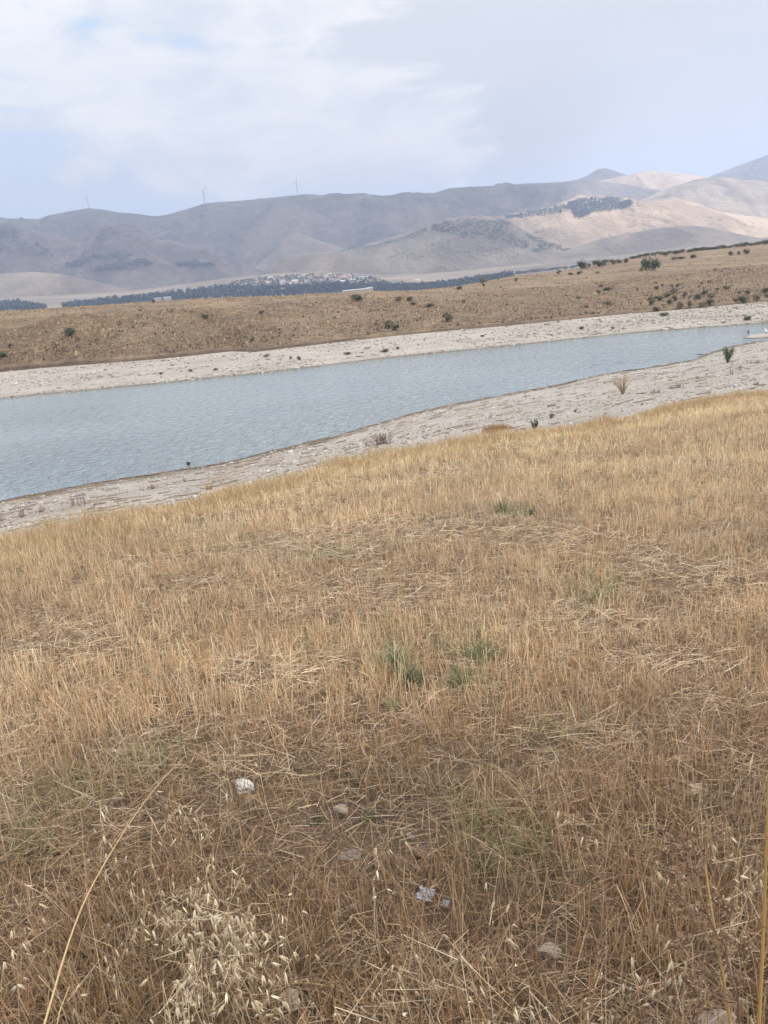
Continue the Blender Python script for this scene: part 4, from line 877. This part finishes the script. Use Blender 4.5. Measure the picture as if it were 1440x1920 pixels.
twig_clump('small dark weed at the left foot of the grass hump', 885, 822, 7, 13, 8, (0.12,0.11,0.08), spread=0.3)
twig_clump('long row of short dead stems below the pale dry shrub', 1226, 738, 34, 10, 26, (0.22,0.175,0.15), spread=0.3)
twig_clump('upper end of the row of short dead stems', 1266, 728, 36, 11, 26, (0.23,0.185,0.155), spread=0.3)
twig_clump('short upright dead stem below the green bush', 1372, 702, 5, 14, 5, (0.20,0.16,0.13), spread=0.15)
twig_clump('grey twigs on the stones to the right of the green bush', 1388, 693, 12, 9, 9, (0.24,0.19,0.16), spread=0.5, branchy=1)
twig_clump('flat dead weeds beyond the green bush', 1422, 680, 38, 9, 22, (0.27,0.22,0.185), spread=0.6)
twig_clump('dark stem among the gold grass at the field edge', 1265, 763, 5, 16, 5, (0.17,0.14,0.10), spread=0.15)
twig_clump('small dark tuft on the stones near the white stone', 1417, 722, 13, 7, 16, (0.13,0.11,0.085), spread=0.7)
twig_clump('small dark tuft above the row of dead stems', 1310, 710, 10, 6, 12, (0.17,0.14,0.11), spread=0.7)
def shore_bush(label, px, py, w, h, cols, n, size, name='bush', stems=9, stemcol=(0.10, 0.085, 0.06), upright=1.0):
    p = place_shore(px, py); s = 1/ppm(p); w *= s; h *= s; root = empty(name, p); tag(root, label, 'bush'); lc, tb = [], []
    for k in range(stems):
        a = 6.283*k/stems+rng.normal(0, 0.3); rr = w*0.42*math.sqrt(rng.random()); l_ = h*rng.uniform(0.6, 1.0)*(1-0.3*(rr/(w*0.5))**2)
        e = np.array([rr*math.cos(a), rr*math.sin(a), l_*0.92]); m_ = e*0.5*np.array([0.8, 0.8, 1.0]); tb.append(tube([(0, 0, -0.1), m_, e], [0.022*h, 0.014*h, 0.004*h], 5, stemcol))
        for q, r_ in ((0.35, 0.5), (0.6, 0.8), (0.85, 0.7)): c_ = e*q; lc.append(leaf_cloud(c_[0], c_[1], c_[2]+0.04*h, w*0.15*r_, w*0.15*r_, h*0.16, n//(stems*3), size*h, pick(cols, n//(stems*3), 0.2), 0.2))
    v, f, c = merge(lc); link('crown', mesh_np('crown', v, f, c), root, M_leaf); v, f, c = merge(tb); link('trunk', mesh_np('trunk', v, f, c), root, M_bark); return root
shore_bush('leafy green bush standing alone on the pale shore', 1364, 680, 33, 40, [(0.14,0.17,0.095),(0.20,0.23,0.13),(0.27,0.29,0.18),(0.10,0.125,0.07)], 1300, 0.032, stems=14)
shore_bush('pale straw coloured dry shrub at the waterline', 1168, 739, 46, 46, [(0.52,0.43,0.31),(0.46,0.37,0.26),(0.40,0.31,0.22)], 900, 0.018, 'dry_shrub', 12, (0.33, 0.25, 0.17))
shore_bush('dark green bush at the field edge on the stones', 1003, 808, 24, 27, [(0.05,0.06,0.04),(0.08,0.085,0.05),(0.035,0.04,0.03)], 900, 0.035, stems=8)
shore_bush('low grey brown bush just right of the dark green one', 1034, 784, 22, 9, [(0.16,0.14,0.11),(0.11,0.10,0.08)], 500, 0.09, stems=7)
shore_bush('tiny dark bush on the shore below the pale shrub', 1079, 773, 10, 6, [(0.10,0.09,0.07)], 200, 0.11, stems=5)
def tussock(label, px, py, w, h, n, cols, ground=None, name='grass_tussock'):
    p = hit(px, py, 5, 200); s = 1/ppm(p); w *= s; h *= s; r = rng.random(n)**0.6; a = rng.random(n)*6.283; b = np.stack([w*0.45*r*np.cos(a), w*0.3*r*np.sin(a), np.zeros(n)-0.05], -1)
    v, f, c = ribbons(b, h*rng.uniform(0.5, 1.1, n)*(1.1-0.5*r), a, abs(rng.normal(0.1, 0.25, n)), rng.uniform(0, 0.8, n), np.full(n, max(0.004, 0.45*s)), pick(cols, n), 3, 0.3)
    o = link(name, mesh_np(name, v, f, c), None, M_straw); o.location = p; tag(o, label, 'grass tussock'); return o
tussock('brown topped grass hump reaching out over the shore', 932, 808, 60, 17, 1500, [(0.40,0.255,0.13),(0.46,0.31,0.16),(0.33,0.21,0.11)])
tussock('golden grass tuft sticking up at the field edge', 96, 996, 22, 31, 500, [(0.55,0.38,0.17),(0.48,0.32,0.14)])
tussock('thin golden grass tuft above the shore stones', 392, 918, 12, 20, 160, [(0.55,0.39,0.19),(0.48,0.32,0.15)])

def stone(label, px, py, w, h, col, name='stone', ground=True, flatz=0.6, cat='stone', sink=0.55, seed=1, nsub=2, mat_=None, rough=0.3, waterline=False, depth=1.0):
    p = hit(px, py, 0.6, 250) if not waterline else at_z([px], [py], WATER_Z)[0]
    s = 1/ppm(p); v, f = rock_verts(nsub); r_ = np.random.default_rng(seed)
    for _ in range(9):    # chop facets off
        n_ = unit(r_.normal(size=3)); dd = r_.uniform(0.5, 0.8); k = v@n_; v = v-np.maximum(k-dd, 0)[:, None]*n_
    v = v*(1+rough*fbm(v[:, 0]*3+seed*7, v[:, 1]*3+v[:, 2]*4, 3))[:, None]; v = v*(1+r_.normal(0, 0.012, (len(v), 1))); v = v*np.array([w*s*0.55, w*s*0.42*depth, h*s*0.62]); v[:, 2] += h*s*(0.5-sink*0.5)
    c = np.repeat(np.array([col])*np.array([[0.74, 0.76, 0.78]]), len(v), 0); o = link(name, mesh_np(name, v, f, c), None, mat_ or M_stone); o.location = p; o.rotation_euler = (0, 0, r_.uniform(-0.4, 0.4)); tag(o, label, cat); return o
stone('white angular stone lying in the stubble', 462, 1480, 42, 26, (0.70,0.66,0.61), seed=3)
stone('tan square cornered stone in the bare soil', 640, 1528, 32, 26, (0.46,0.37,0.28), seed=5)
stone('flat grey slab of stone in the bare soil', 656, 1606, 38, 14, (0.34,0.28,0.235), seed=6)
stone('small round tan stone below the flat slab', 710, 1626, 18, 18, (0.46,0.35,0.26), seed=7)
stone('small cream stone between the weeds', 770, 1572, 15, 15, (0.52,0.43,0.33), seed=8)
stone('reddish clod of earth half buried near the cream stone', 795, 1602, 40, 18, (0.25,0.165,0.12), seed=9, name='clod', cat='clod')
stone('small brown clod under a green weed', 745, 1618, 28, 18, (0.36,0.27,0.2), seed=19, name='clod', cat='clod')
stone('grey tan stone half hidden in the dry grass', 1030, 1795, 46, 30, (0.38,0.32,0.255), seed=10)
stone('large pinkish stone at the bottom corner by the tall stalks', 1345, 1925, 78, 46, (0.48,0.37,0.31), seed=11)
stone('rounded tan stone leaning behind the large pinkish one', 1385, 1898, 52, 44, (0.44,0.35,0.26), seed=12)
stone('tan block of stone half hidden behind dry stalks', 1300, 1492, 56, 34, (0.42,0.32,0.22), seed=13)
stone('brownish stone at the foot of the oat tuft', 545, 1885, 46, 40, (0.38,0.29,0.23), seed=14)
stone('small pale stone above the oat tuft', 930, 1412, 22, 10, (0.44,0.38,0.31), seed=15)
stone('white stone on the pale shore near the gold grass', 1378, 725, 8, 7, (0.82,0.81,0.79), seed=16, nsub=1)
stone('dark stone breaking the surface near the shore', 354, 873, 10, 7, (0.075,0.07,0.06), seed=17, waterline=True, nsub=1, sink=0.1)
for i, (px, py, w, h) in enumerate([(1088,1480,14,9),(905,1522,13,9),(300,1600,14,9),(820,1700,12,9),(480,1700,12,9),(1105,1300,12,7),(250,1745,14,10),(975,1700,10,8)]):
    stone(['grey pebble among flattened straw below the matted patch','pale pebble beside the green grey weeds','brown pebble in the bare strip beside the long stalk','tiny pale pebble next to the torn plastic','brown pebble under the pale oat tuft','small pebble in the middle of the matted straw','grey pebble just beside the long stalk','small pebble in the shade of the curly grass'][i], px, py, w, h, (0.40-0.02*(i % 4), 0.33-0.02*(i % 3), 0.26), 'pebble', seed=30+i, nsub=1, cat='pebble')
# scraps of white plastic
M_plastic = flat('white_plastic', (0.30, 0.31, 0.345), 0.35, 60, 0.25)
def scrap(label, px, py, w, h, seed):
    p = hit(px, py, 0.6, 20); s = 1/ppm(p); r_ = np.random.default_rng(seed); n = 9; X, Y = np.meshgrid(np.linspace(-0.5, 0.5, n), np.linspace(-0.5, 0.5, n))
    Z = (np.abs(r_.normal(0, 0.22, X.shape)))*h*s; X = X*w*s*(1+0.25*r_.normal(size=X.shape)*0.5); Y = Y*h*s*1.4*(1+0.25*r_.normal(size=X.shape)*0.5)
    V = np.stack([X, Y, Z+0.03], -1).reshape(-1, 3); V2 = V.copy(); V2[:, 2] -= 0.0015; Fq = grid_faces(n, n)
    o = link('plastic_scrap', mesh_np('plastic_scrap', np.concatenate([V, V2]), np.concatenate([Fq, Fq[:, ::-1]+n*n])), None, M_plastic); o.location = p; o.rotation_euler = (0.25, 0, r_.uniform(-0.5, 0.5)); tag(o, label, 'scrap')
scrap('larger crumpled scrap of white plastic in the stubble', 802, 1688, 30, 18, 1)
scrap('smaller scrap of white plastic beside the larger one', 838, 1704, 14, 9, 2)

# birds at the narrow end of the lake
def bird(label, px, py, h, col, kind):
    p = at_z([px], [py], WATER_Z+0.1)[0]; s = 1/ppm(p); h *= s
    path = np.array([(-0.55,0,0.42),(-0.35,0,0.50),(-0.1,0,0.50),(0.15,0,0.52),(0.27,0,0.62),(0.29,0,0.78),(0.33,0,0.90),(0.42,0,0.92),(0.56,0,0.88)])*h
    v, f, c = tube(path, np.array([0.03,0.12,0.19,0.17,0.09,0.055,0.075,0.06,0.01])*h, 10, col); root = empty('bird', p, rng.uniform(1.0, 2.2)); tag(root, label, 'bird')
    link('body', mesh_np('body', v, f, c, True), root, M_wall)
    for sx in (-0.06, 0.06): v, f, c = tube([(0, sx*h, -0.05*h), (0.03*h, sx*h, 0.2*h), (0, sx*h, 0.45*h)], 0.022*h, 5, (0.1, 0.09, 0.07)); link('leg', mesh_np('leg', v, f, c), root, M_wall)
bird('dark waterbird standing upright on the sand tongue', 1403, 628, 9, (0.05,0.05,0.055), 0)
bird('white waterbird on the sand tongue at the picture edge', 1436, 626, 10, (0.80,0.80,0.80), 1)

# ------------------------------------------------------------------ oats, stalks and weeds close to the camera
def head_hit(px, py, hgt): 
    return hit(px, py, 0.6, 40, lambda x, y: H(x, y)+hgt)
def spikelets(P, Ln, wd, cols, down=0.8):
    """many slim pointed husks hanging from P: each a 4-sided spindle"""
    n = len(P); d_ = unit(rng.normal(size=(n, 3))*np.array([0.75, 0.75, 0.4])+np.array([0, 0, -down])); s = unit(np.cross(d_, rng.normal(size=(n, 3)))); s2 = np.cross(d_, s)
    V = [P]
    ring = P+d_*(Ln*0.35)[:, None]
    for a in range(4): V.append(ring+(s*math.cos(a*1.571)+s2*math.sin(a*1.571)*0.6)*wd[:, None])
    V.append(P+d_*Ln[:, None]); V = np.stack(V, 1); b = (np.arange(n)*6)[:, None]; Fc = []
    for a in range(4): Fc += [np.concatenate([b, b+1+a, b+1+(a+1) % 4], 1), np.concatenate([b+5, b+1+(a+1) % 4, b+1+a], 1)]
    return V.reshape(-1, 3), np.concatenate(Fc), np.repeat(cols, 6, 0)
OATC = [(0.70,0.60,0.42),(0.62,0.51,0.34),(0.76,0.68,0.51),(0.56,0.45,0.30)]
HUSKS = []
for c_ in OATC*2:
    # a gaping pair of slim pointed glumes hanging down, unit length
    V, Fh = [], []
    for sgn, op in ((-1, 0.10), (1, 0.13)):
        o_ = len(V); V.append((0, 0, 0)); 
        for q, r_ in ((0.25, 0.10), (0.55, 0.085), (0.8, 0.035)):
            for a in range(5): V.append((sgn*op*q+r_*math.cos(a*1.2566)*0.9, r_*math.sin(a*1.2566), -q))
        V.append((sgn*op*1.25+sgn*0.02, 0, -1.08))
        for a in range(5):
            b_ = (a+1) % 5; Fh.append((o_, o_+1+b_, o_+1+a))
            for k in (0, 1): Fh.append((o_+1+k*5+a, o_+1+k*5+b_, o_+6+k*5+b_, o_+6+k*5+a))
            Fh.append((o_+16, o_+11+a, o_+11+b_))
    me = bpy.data.meshes.new('spikelet'); me.from_pydata(V, [], Fh); me.update(); a_ = me.color_attributes.new('tint', 'FLOAT_COLOR', 'POINT')
    k_ = rng.uniform(0.85, 1.12); a_.data.foreach_set('color', np.tile(np.array([c_[0]*k_, c_[1]*k_, c_[2]*k_, 1.0], np.float32), len(V))); me.materials.append(M_straw); HUSKS.append(me)
def oat(label, px, py, spread=30, stems=3, hgt=0.34, nsp=6, group='wild oats near the camera', pale=1.0, big=1.0):
    p = head_hit(px, py, hgt)
    g_ = np.array([p[0], p[1], float(H(np.array([p[0]]), np.array([p[1]]))[0])]); s = 1/ppm(p); root = empty('wild_oat', g_); tag(root, label, 'wild oat', group)
    tb, SP, SL = [], [], []
    for k in range(stems):
        b0 = np.array([rng.normal(0, 0.3)*spread*s, rng.normal(0, 0.3)*spread*s, -0.02]); top = b0*1.2+np.array([rng.normal(0, 0.4)*spread*s, rng.normal(0, 0.3)*spread*s, hgt*rng.uniform(0.9, 1.25)])
        arch = np.array([rng.normal(0, 0.05), rng.normal(0, 0.05), 0]); m_ = (b0+top)/2+arch*0.5; tip = top+arch+np.array([rng.normal(0, 0.03), rng.normal(0, 0.03), 0.01])
        cc = np.array(TANS[rng.integers(0, 4)])*rng.uniform(0.7, 1.0); tb.append(tube([b0, m_, top, tip], [0.0016, 0.0014, 0.0009, 0.0005], 4, cc))
        for j in range(nsp):
            q = rng.uniform(0.35, 1.0); a0 = (m_*(1-q)+top*q) if q < 0.85 else top+(tip-top)*rng.random(); a1 = a0+np.array([rng.normal(0, 0.025), rng.normal(0, 0.025), rng.uniform(-0.01, 0.015)]); tb.append(tube([a0, a1], [0.0005, 0.0004], 3, cc)); SP.append(a1); SL.append(rng.uniform(0.017, 0.030)*big)
    v2, f2, c2 = merge(tb); link('stems', mesh_np('stems', v2, f2, np.clip(c2, 0, 1)), root, M_straw)
    for P_, l_ in zip(SP, SL):
        o = link('spikelet', HUSKS[rng.integers(0, len(HUSKS))], root); o.location = P_; o.scale = (l_*rng.uniform(0.55, 1.3), l_*rng.uniform(0.7, 1.1), l_*rng.uniform(0.8, 1.25)); o.rotation_euler = (rng.normal(0, 0.4), rng.normal(0, 0.4), rng.random()*6.28)
T1 = 'in the dense pale tuft beside the foot of the long stalk'
for i, (px, py, st, lab) in enumerate([
    (330,1720,9,'wild oats on the side of the dense pale tuft facing the long stalk'),(385,1672,9,'wild oats at the top of the dense pale tuft'),(430,1720,9,'wild oats in the middle of the dense pale tuft'),(475,1715,8,'wild oats on the outer side of the dense pale tuft'),
    (350,1790,9,'wild oats low in the dense pale tuft'),(420,1800,8,'wild oats at the heart of the dense pale tuft, lower half'),(490,1780,6,'wild oats trailing from the dense pale tuft'),(320,1860,6,'wild oats at the bottom of the dense pale tuft')]):
    oat(lab, px, py, 46, st, rng.uniform(0.24, 0.33), 6, 'wild oats of the dense pale tuft')
for px, py, sprd, st, nsp, lab in [
    (300,1515,20,2,4,'two oat stems with white husks above the dense tuft'),(335,1515,24,3,4,'oat stems nodding between the white stone and the dense tuft'),(368,1512,16,2,4,'slender oats a hand below the white stone'),(388,1600,16,3,4,'short oats directly above the dense tuft'),
    (415,1462,14,3,5,'upright oats beside the white stone'),(185,1565,18,2,4,'oats behind the long stalk near its middle'),(205,1610,18,3,4,'oats crossing the long stalk at its node'),(193,1490,16,2,4,'oats standing behind the upper part of the long stalk'),
    (40,1700,26,3,4,'pale oats at the edge below the grassy corner'),(30,1800,26,3,4,'lowest oats along the picture edge'),(240,1680,20,3,4,'small oats between the long stalk and the dense tuft'),(275,1650,16,2,4,'faint oats near the dense tuft'),(500,1340,16,2,3,'pair of white oat heads far up the slope'),
    (435,1360,18,3,3,'white oat heads next to the farthest pair'),(205,1760,20,2,3,'single drooping oats below the node of the long stalk'),(700,1655,10,2,3,'thin oats rising from the middle stubble'),(728,1550,22,2,4,'broken oat husks above the flat slab'),
    (925,1775,16,2,4,'large plump oat husks in the curly grass'),(945,1715,10,1,3,'single long oat husk left of the curly grass'),(865,1830,16,2,3,'oats bending over the curly grass'),(720,1850,20,3,4,'forked oats at the bottom between the stones'),(755,1835,14,2,4,'oats beside the forked ones'),
    (570,1885,20,3,4,'oats beside the brownish stone'),(1085,1515,24,2,5,'curled pale husks on the matted straw'),(1370,1560,26,3,4,'long pale oats arching from the corner above the dried weed'),(1405,1570,20,2,4,'oats arching beside the tall yellow stem'),(1392,1630,18,2,3,'oats hanging between the two yellow stems'),
    (1225,1650,16,2,3,'oats behind the top of the dried brown weed'),(1130,1850,24,3,3,'row of oats at the left foot of the dried weed'),(1195,1838,20,3,3,'row of oats next to the dried weed'),(1250,1838,18,3,3,'oats under the lower clusters of the dried weed'),(995,1870,20,2,4,'oats low at the bottom of the curly grass'),
    (900,1890,18,3,4,'oats in the bottom row under the plump husks'),(1400,1720,14,2,3,'oats crossing the yellow stem'),(1335,1700,14,2,3,'oat husk lying on the dried weed'),(640,1900,14,2,3,'oats at the very bottom beside bare soil'),(480,1880,20,4,4,'oats at the very bottom under the dense tuft'),
    (120,1870,18,2,3,'oats at the foot of the long stalk'),(1290,1800,14,2,2,'pale husks caught in the dried weed')]:
    oat(lab, px, py, sprd, st, rng.uniform(0.22, 0.34), nsp, 'wild oats scattered near the camera')

def long_stalk(label, pts, rad, col, ears=0, name='straw_stalk'):
    W = np.array([at_y([a], [b], y)[0] for a, b, y in pts]); t_ = np.linspace(0, len(W)-1, 24); W = np.stack([np.interp(t_, range(len(W)), W[:, i]) for i in range(3)], -1)
    for _ in range(3): W[1:-1] = (W[:-2]+W[1:-1]*2+W[2:])/4
    z0 = float(H(np.array([W[0, 0]]), np.array([W[0, 1]]))[0]); base = np.array([W[0, 0], W[0, 1], min(z0, W[0, 2])-0.02]); root = empty(name, (base[0], base[1], z0)); tag(root, label, 'stalk')
    W = np.concatenate([[base], W])-np.array(root.location); r = np.linspace(rad, rad*0.4, len(W)); v, f, c = tube(W, r, 8, col); link('stem', mesh_np('stem', v, f, c, True), root, M_straw)
    nd = []
    for q in (0.45, 0.72): i = int(q*len(W)); nd.append(tube([W[i]-(W[i]-W[i-1])*0.15, W[i], W[i]+(W[i+1]-W[i])*0.15], [r[i]*1.05, r[i]*1.5, r[i]*1.05], 8, np.array(col)*0.75))
    v, f, c = merge(nd); link('stem_joint', mesh_np('stem_joint', v, f, c, True), root, M_straw)
    if ears:
        P = []; 
        for j in range(ears): i = rng.integers(int(len(W)*0.5), len(W)-1); P.append(W[i]+rng.normal(0, 0.008, 3))
        P = np.array(P); l_ = rng.uniform(0.015, 0.028, ears); v, f, c = spikelets(P, l_, l_*0.1, pick(OATC, ears)); link('husks', mesh_np('husks', v, f, c), root, M_straw)
    return root
long_stalk('long thick yellow stalk leaning far across the stubble', [(62,1990,1.22),(88,1905,1.32),(125,1775,1.50),(162,1675,1.68),(240,1545,2.05),(300,1465,2.45),(350,1415,2.8)], 0.0030, (0.52,0.38,0.20), 3)
long_stalk('shorter stalk crossing beside the foot of the long one', [(100,1960,1.4),(112,1895,1.45),(130,1850,1.5)], 0.0028, (0.56,0.40,0.21))
long_stalk('yellow stem rising through the dried brown weed', [(1375,1960,1.22),(1362,1870,1.24),(1343,1760,1.26),(1330,1680,1.28),(1322,1620,1.3)], 0.0040, (0.52,0.36,0.15), 5)
long_stalk('tallest yellow stem at the picture edge', [(1420,1970,1.15),(1428,1830,1.17),(1433,1700,1.19),(1438,1560,1.2),(1441,1440,1.22)], 0.0042, (0.50,0.32,0.11), 2)
long_stalk('thin straw lying diagonally over the curly grass', [(960,1850,1.75),(900,1830,1.85),(822,1808,1.95)], 0.0018, (0.56,0.41,0.22))
long_stalk('thin upright straw above the plastic scraps', [(815,1690,2.0),(808,1600,2.15),(802,1495,2.35)], 0.0014, (0.58,0.40,0.26))
long_stalk('pale straw laid across the bare soil', [(620,1545,2.75),(700,1512,2.9),(905,1466,3.1)], 0.0018, (0.66,0.53,0.36))
long_stalk('dark wiry stem arching over the bottom of the picture', [(1085,1820,1.62),(1140,1850,1.55),(1190,1868,1.5),(1240,1905,1.42)], 0.0020, (0.13,0.08,0.05), 0, 'dark_stem')
long_stalk('dark thin stem between curly grass and dried weed', [(1130,1790,1.75),(1110,1750,1.85),(1085,1710,1.95),(1050,1650,2.1)], 0.0014, (0.16,0.10,0.06), 0, 'dark_stem')
# dried seed weed
def dried_weed():
    base = at_y([1400], [1975], 1.16)[0]; z0 = float(H(np.array([base[0]]), np.array([base[1]]))[0]); root = empty('dried_weed', (base[0], base[1], z0)); tag(root, 'dried brown weed with crowded dark seed clusters in the bottom corner', 'weed')
    O_ = np.array(root.location); path = [(1400,1975,1.16),(1385,1880,1.2),(1360,1790,1.24),(1330,1720,1.27),(1305,1665,1.3),(1290,1600,1.34)]
    W = np.array([at_y([a], [b], y)[0] for a, b, y in path])-O_; W[0, 2] = -0.02; tb = [tube(W, np.linspace(0.0035, 0.0015, len(W)), 7, (0.22,0.14,0.09))]
    cl = [(1290,1588,22),(1265,1638,24),(1300,1630,18),(1262,1668,16),(1275,1695,22),(1320,1706,26),(1300,1712,20),(1285,1765,20),(1262,1775,12),(1345,1690,22),(1372,1700,20),(1362,1762,22),(1310,1848,26),(1332,1830,24),(1320,1885,24),(1290,1835,16),(1345,1865,22),(1250,1600,16),(1240,1560,14),(1395,1775,18),(1380,1830,18)]
    V = []
    for px, py, r in cl:
        yy = np.interp(py, [1580, 1900], [1.34, 1.2])+rng.normal(0, 0.02); c = at_y([px], [py], yy)[0]-O_; rr = r/ppm(c+O_)*0.8
        i = int(np.argmin(np.abs(W[:, 2]-(c[2]-0.06)))); j0 = W[i]; tb.append(tube([j0, (j0+c)/2+np.array([0, 0, -0.01]), c], [0.0018, 0.0014, 0.0008], 5, (0.24,0.155,0.10)))
        n = 150; V.append(leaf_cloud(c[0], c[1], c[2], rr, rr*0.8, rr*0.85, n, 0.0042, pick([(0.26,0.17,0.11),(0.34,0.235,0.15),(0.20,0.125,0.08),(0.44,0.32,0.21)], n), 0.3))
    v, f, c = merge(tb); link('stems', mesh_np('stems', v, f, c), root, M_straw); v, f, c = merge(V); link('seed_clusters', mesh_np('seed_clusters', v, f, c), root, M_leaf)
dried_weed()
def weed(label, px, py, w, h, n, cols, kind='rosette', group=None):
    p = hit(px, py, 0.7, 40); s = 1/ppm(p); w *= s; h *= s
    if kind == 'rosette':
        a = rng.random(n)*6.283; b = np.stack([rng.normal(0, 0.12, n)*w, rng.normal(0, 0.12, n)*w, np.zeros(n)], -1)
        v, f, c = ribbons(b, rng.uniform(0.5, 1.0, n)*max(w*0.55, h), a, rng.uniform(0.15, 1.1, n), rng.uniform(0.2, 0.9, n), np.full(n, max(0.003, 1.4*s)), pick(cols, n), 3, 0.25)
    else: v, f, c = leaf_cloud(0, 0, h*0.4, w*0.5, w*0.4, h*0.55, n, max(0.004, 2.0*s), pick(cols, n), 0.4)
    root = empty('green_weed', p); link('leaves', mesh_np('leaves', v, f, c), root, M_leaf); tag(root, label, 'weed', group)
    v, f, c = merge([tube([(0, 0, -0.02), (rng.normal(0, 0.1)*w, rng.normal(0, 0.1)*w, h*0.6)], [max(0.0015, 0.4*s), 0.001], 5, (0.2, 0.22, 0.1)) for _ in range(3)]); link('stems', mesh_np('stems', v, f, c), root, M_leaf)
BG = [(0.10,0.155,0.080),(0.145,0.205,0.115),(0.08,0.12,0.065),(0.21,0.26,0.155)]; YG = [(0.26,0.30,0.15),(0.34,0.36,0.20),(0.42,0.42,0.26),(0.18,0.23,0.11)]; DG = [(0.06,0.085,0.04),(0.09,0.12,0.055),(0.12,0.15,0.07)]
weed('blue green weed, the darkest clump in the middle of the field', 772, 1285, 66, 52, 260, BG)
weed('tall yellow green weed beside the darkest clump', 738, 1255, 50, 70, 180, YG+BG)
weed('spreading grey green weed with pale tips', 868, 1285, 84, 50, 300, YG+BG)
weed('grey green weed above the spreading pale one', 905, 1235, 90, 36, 240, BG+YG)
weed('thin green shoots below the tall yellow green weed', 735, 1330, 46, 40, 60, YG)
weed('grey green weed high on the stubble slope', 945, 962, 54, 16, 130, BG)
weed('small green weed beside the one high on the slope', 990, 966, 24, 18, 90, BG)
weed('dull green weed near the top of the slope', 1012, 937, 34, 8, 40, BG+TANS)
weed('faint green weed on the slope below the green bush', 1300, 935, 26, 12, 30, BG+TANS)
weed('green weed in matted straw to the right of the middle', 1120, 1125, 60, 44, 80, BG+TANS)
weed('low green weed half covered by straw on the upper slope', 592, 1052, 60, 16, 60, YG+TANS)
weed('grey green weed on the left stubble', 130, 1215, 50, 20, 50, BG+TANS)
weed('green weed beside matted straw near the right', 1345, 1050, 60, 18, 50, BG+TANS)
weed('small dark green leafy weed beside the tan stone', 692, 1540, 42, 24, 300, DG, 'leafy')
weed('small green leafy weed to the left of the tan stone', 597, 1545, 34, 22, 200, DG, 'leafy')
weed('little green weed between the flat slab and the oat husks', 735, 1592, 34, 16, 150, DG, 'leafy')
weed('tiny green weed just above the flat slab', 618, 1590, 22, 16, 90, DG, 'leafy')
weed('olive weed in the shaded hollow of the curly grass', 905, 1640, 80, 50, 150, [(0.16,0.16,0.08),(0.24,0.22,0.12)]+DG)
weed('olive weed beside the matted straw below the middle', 985, 1600, 60, 60, 110, [(0.20,0.19,0.10),(0.28,0.25,0.13)])
weed('olive grass weed in the grassy corner on the edge', 60, 1600, 90, 70, 220, [(0.26,0.25,0.12),(0.34,0.31,0.16),(0.20,0.20,0.10)])
weed('pale green weed on the dark matted patch', 1055, 1390, 60, 30, 70, YG+TANS)
weed('small green weed near the bottom of the matted patch', 930, 1375, 46, 22, 50, BG+TANS)


# ------------------------------------------------------------------ haze
def haze():
    x0, x1, y0, y1, z0, z1 = -9500, 9500, -300, 9800, -560, 900
    V = [(x, y, z) for x in (x0, x1) for y in (y0, y1) for z in (z0, z1)]
    Fc = [(0, 1, 3, 2), (4, 6, 7, 5), (0, 4, 5, 1), (2, 3, 7, 6), (0, 2, 6, 4), (1, 5, 7, 3)]
    me = mesh_np('haze', np.array(V, float), np.array(Fc))
    m_ = bpy.data.materials.new('haze_air'); m_.use_nodes = True; g = N(m_.node_tree)
    out = g.n('ShaderNodeOutputMaterial'); v = g.n('ShaderNodeVolumePrincipled')
    v.inputs['Color'].default_value = (0.58, 0.72, 1.0, 1); v.inputs['Density'].default_value = 1.4e-4; v.inputs['Anisotropy'].default_value = 0.2
    g.l(v.outputs[0], out.inputs['Volume'])
    o = link('haze', me, None, m_); tag(o, 'thin blue haze over the plain and hills', 'haze', kind='stuff')
haze()
